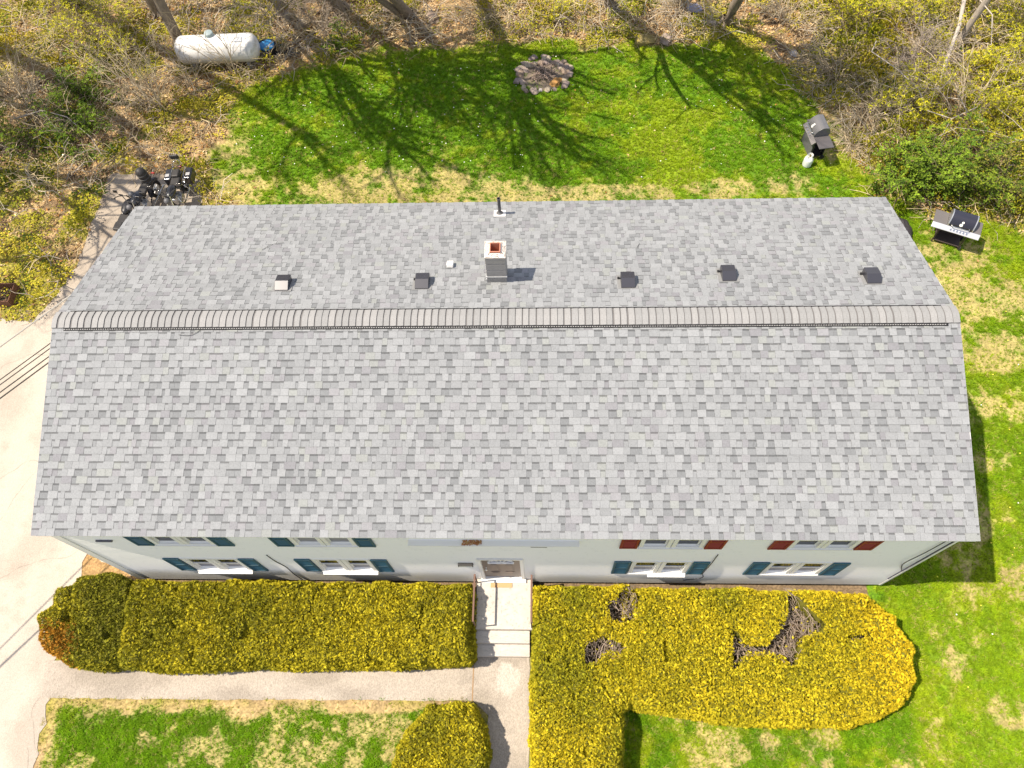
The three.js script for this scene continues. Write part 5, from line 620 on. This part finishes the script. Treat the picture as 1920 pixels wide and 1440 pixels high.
// drooping pale branches over the back lawn edge, and fallen limbs
function limbThing(name, label, category, paths, col) { const g = thing(name, label, category); paths.forEach(([pts, r0, r1, sides]) => { const b = new MB(); b.tube(pts, r0, r1, sides, col); part('limb', b.geo(), barkMat, g); }); return g; }
{
  const r = R(901);
  const droop = (label, root, tips) => {                 // a low tree whose long twigs hang towards the lawn
    const g = thing('weeping_tree', label, 'tree', [root[0], 0, root[1]], 0, 'low weeping trees behind the fire pit'), b = new MB(), t = new MB(); const H = root[2];
    t.tube([[0, -0.05, 0], [0.1, H * 0.5, 0.15], [0.0, H, 0.5]], 0.12, 0.06, 8, [0.33, 0.28, 0.23]);
    for (const [tx, ty, tz] of tips) { const L = [tx - root[0], ty, tz - root[1]]; const mid = [L[0] * 0.45, Math.max(H, ty) + 0.5, L[2] * 0.45]; const P = []; for (let k = 0; k <= 7; k++) { const s = k / 7; P.push([0, 1, 2].map(q => (1 - s) * (1 - s) * [0, H * 0.9, 0.4][q] + 2 * s * (1 - s) * mid[q] + s * s * L[q] + (r() - 0.5) * 0.1)); } b.tube(P, 0.03, 0.009, 5, [0.50, 0.45, 0.39]); for (let k = 2; k < 8; k++) for (let m = 0; m < 3; m++) { const a = r() * 6.28, l = 0.35 + r() * 0.75, p = P[k]; b.tube([0, 0.5, 1].map(s => [p[0] + Math.cos(a) * l * s * 0.6, p[1] - s * s * l * 0.35, p[2] + (0.25 + 0.75 * Math.abs(Math.sin(a))) * l * s]), 0.009, 0.004, 3, [0.52, 0.47, 0.41]); } }
    part('trunk', t.geo(), barkMat, g); part('hanging_branches', b.geo(), barkMat, g).userData.kind = 'stuff';
  };
  droop('weeping tree with pale hanging twigs just right of the fire pit', [3.4, -18.9, 3.0], [[2.6, 1.6, -16.0], [3.1, 1.3, -15.9], [3.4, 1.9, -16.4], [2.1, 2.2, -16.8], [3.9, 1.7, -16.3], [1.6, 2.4, -17.2]]);
  droop('weeping tree with pale hanging twigs above the two boulders', [5.6, -19.2, 3.2], [[4.7, 1.5, -16.2], [5.4, 1.8, -16.3], [6.3, 1.3, -15.6], [5.9, 2.2, -16.6], [6.8, 1.8, -16.4], [4.3, 2.2, -16.9]]);
  limbThing('fallen_branch', 'pale crooked limb leaning through the thicket towards the top right', 'branch', [[[[14.9, 0.25, -12.9], [15.2, 0.8, -13.9], [15.7, 1.4, -15.1], [16.1, 1.9, -16.6], [16.4, 2.3, -18.2]], 0.05, 0.09, 7], [[[14.9, 0.25, -12.9], [15.2, 0.9, -12.0], [15.3, 0.9, -11.0], [15.5, 0.6, -10.1]], 0.03, 0.012, 5], [[[16.1, 1.9, -16.6], [16.7, 1.7, -15.2], [16.6, 1.3, -14.2]], 0.03, 0.012, 5]], [0.50, 0.45, 0.39]);
  limbThing('fallen_branch', 'pale curving branch arching over the left of the thicket', 'branch', [[[[13.0, 0.9, -15.0], [12.6, 1.1, -14.2], [13.2, 1.2, -13.2], [13.7, 1.2, -12.2], [13.9, 1.0, -11.4], [14.6, 1.0, -11.0], [15.4, 1.2, -11.3]], 0.022, 0.016, 5], [[[13.7, 1.2, -12.2], [14.4, 1.3, -12.1], [15.0, 1.5, -12.6]], 0.014, 0.007, 4], [[[13.7, 1.2, -12.2], [13.0, 1.0, -12.5], [12.3, 0.8, -13.2]], 0.014, 0.007, 4], [[[14.6, 1.0, -11.0], [14.2, 0.9, -10.4], [13.8, 0.6, -10.0]], 0.012, 0.006, 4]], [0.50, 0.45, 0.39]);
  limbThing('fallen_branch', 'thin pale branch reaching in from the right edge above the black-lidded grill', 'branch', [[[[19.0, 1.0, -9.6], [17.6, 1.2, -9.7], [16.4, 1.1, -9.9], [15.2, 0.9, -9.6]], 0.024, 0.01, 5], [[[16.9, 1.1, -9.8], [16.3, 1.3, -10.6], [16.0, 1.2, -11.3]], 0.012, 0.006, 4], [[[17.6, 1.2, -9.7], [17.5, 0.8, -9.0], [17.7, 0.6, -8.4]], 0.012, 0.006, 4], [[[13.7, 0.8, -10.2], [14.6, 1.1, -10.5], [15.6, 1.1, -10.3], [16.4, 1.1, -9.9]], 0.008, 0.012, 4]], [0.52, 0.47, 0.41]);
  limbThing('fallen_branch', 'grey fallen branch lying across the brush above the parking pad', 'branch', [[[[-18.2, 0.5, -12.3], [-17.2, 0.6, -12.6], [-16.2, 0.55, -12.3], [-15.2, 0.35, -11.5], [-14.7, 0.1, -10.8]], 0.028, 0.012, 5], [[[-17.2, 0.6, -12.6], [-16.4, 0.5, -11.7], [-15.9, 0.2, -11.2]], 0.018, 0.008, 4]], [0.42, 0.38, 0.33]);
  limbThing('fallen_branch', 'short pale sticks on the ground behind the sideways grill', 'branch', [[[[10.9, 0.06, -11.0], [11.6, 0.08, -10.85], [12.2, 0.06, -10.7]], 0.022, 0.012, 5], [[[11.0, 0.05, -10.6], [11.7, 0.06, -10.6]], 0.016, 0.01, 5]], [0.50, 0.40, 0.28]);
  limbThing('fallen_log', 'pale fallen log near the straight grey trunk at the top', 'log', [[[[6.7, 0.1, -17.6], [7.2, 0.1, -17.3], [7.7, 0.09, -17.2]], 0.08, 0.07, 8]], [0.46, 0.40, 0.34]);
  const lt = thing('blue_tarp_scrap', 'crumpled pale blue plastic scrap beside the fallen log at the top', 'tarp', [6.95, 0, -18.1]); const tg = new THREE.SphereGeometry(0.3, 16, 10), p = tg.attributes.position; for (let i = 0; i < p.count; i++) { const x = p.getX(i), y = p.getY(i), z = p.getZ(i), f = 1 + 0.9 * (fbm(x * 9, z * 9 + y * 7, 3) - 0.5); p.setXYZ(i, x * f, Math.max(0.004, 0.1 + y * 0.4 * f), z * f * 0.8); } tg.computeVertexNormals(); part('tarp', tg, mat(0.30, 0.33, 0.50, 0.5), lt);
}
console.log('woods done');
renderer.render(scene, camera);
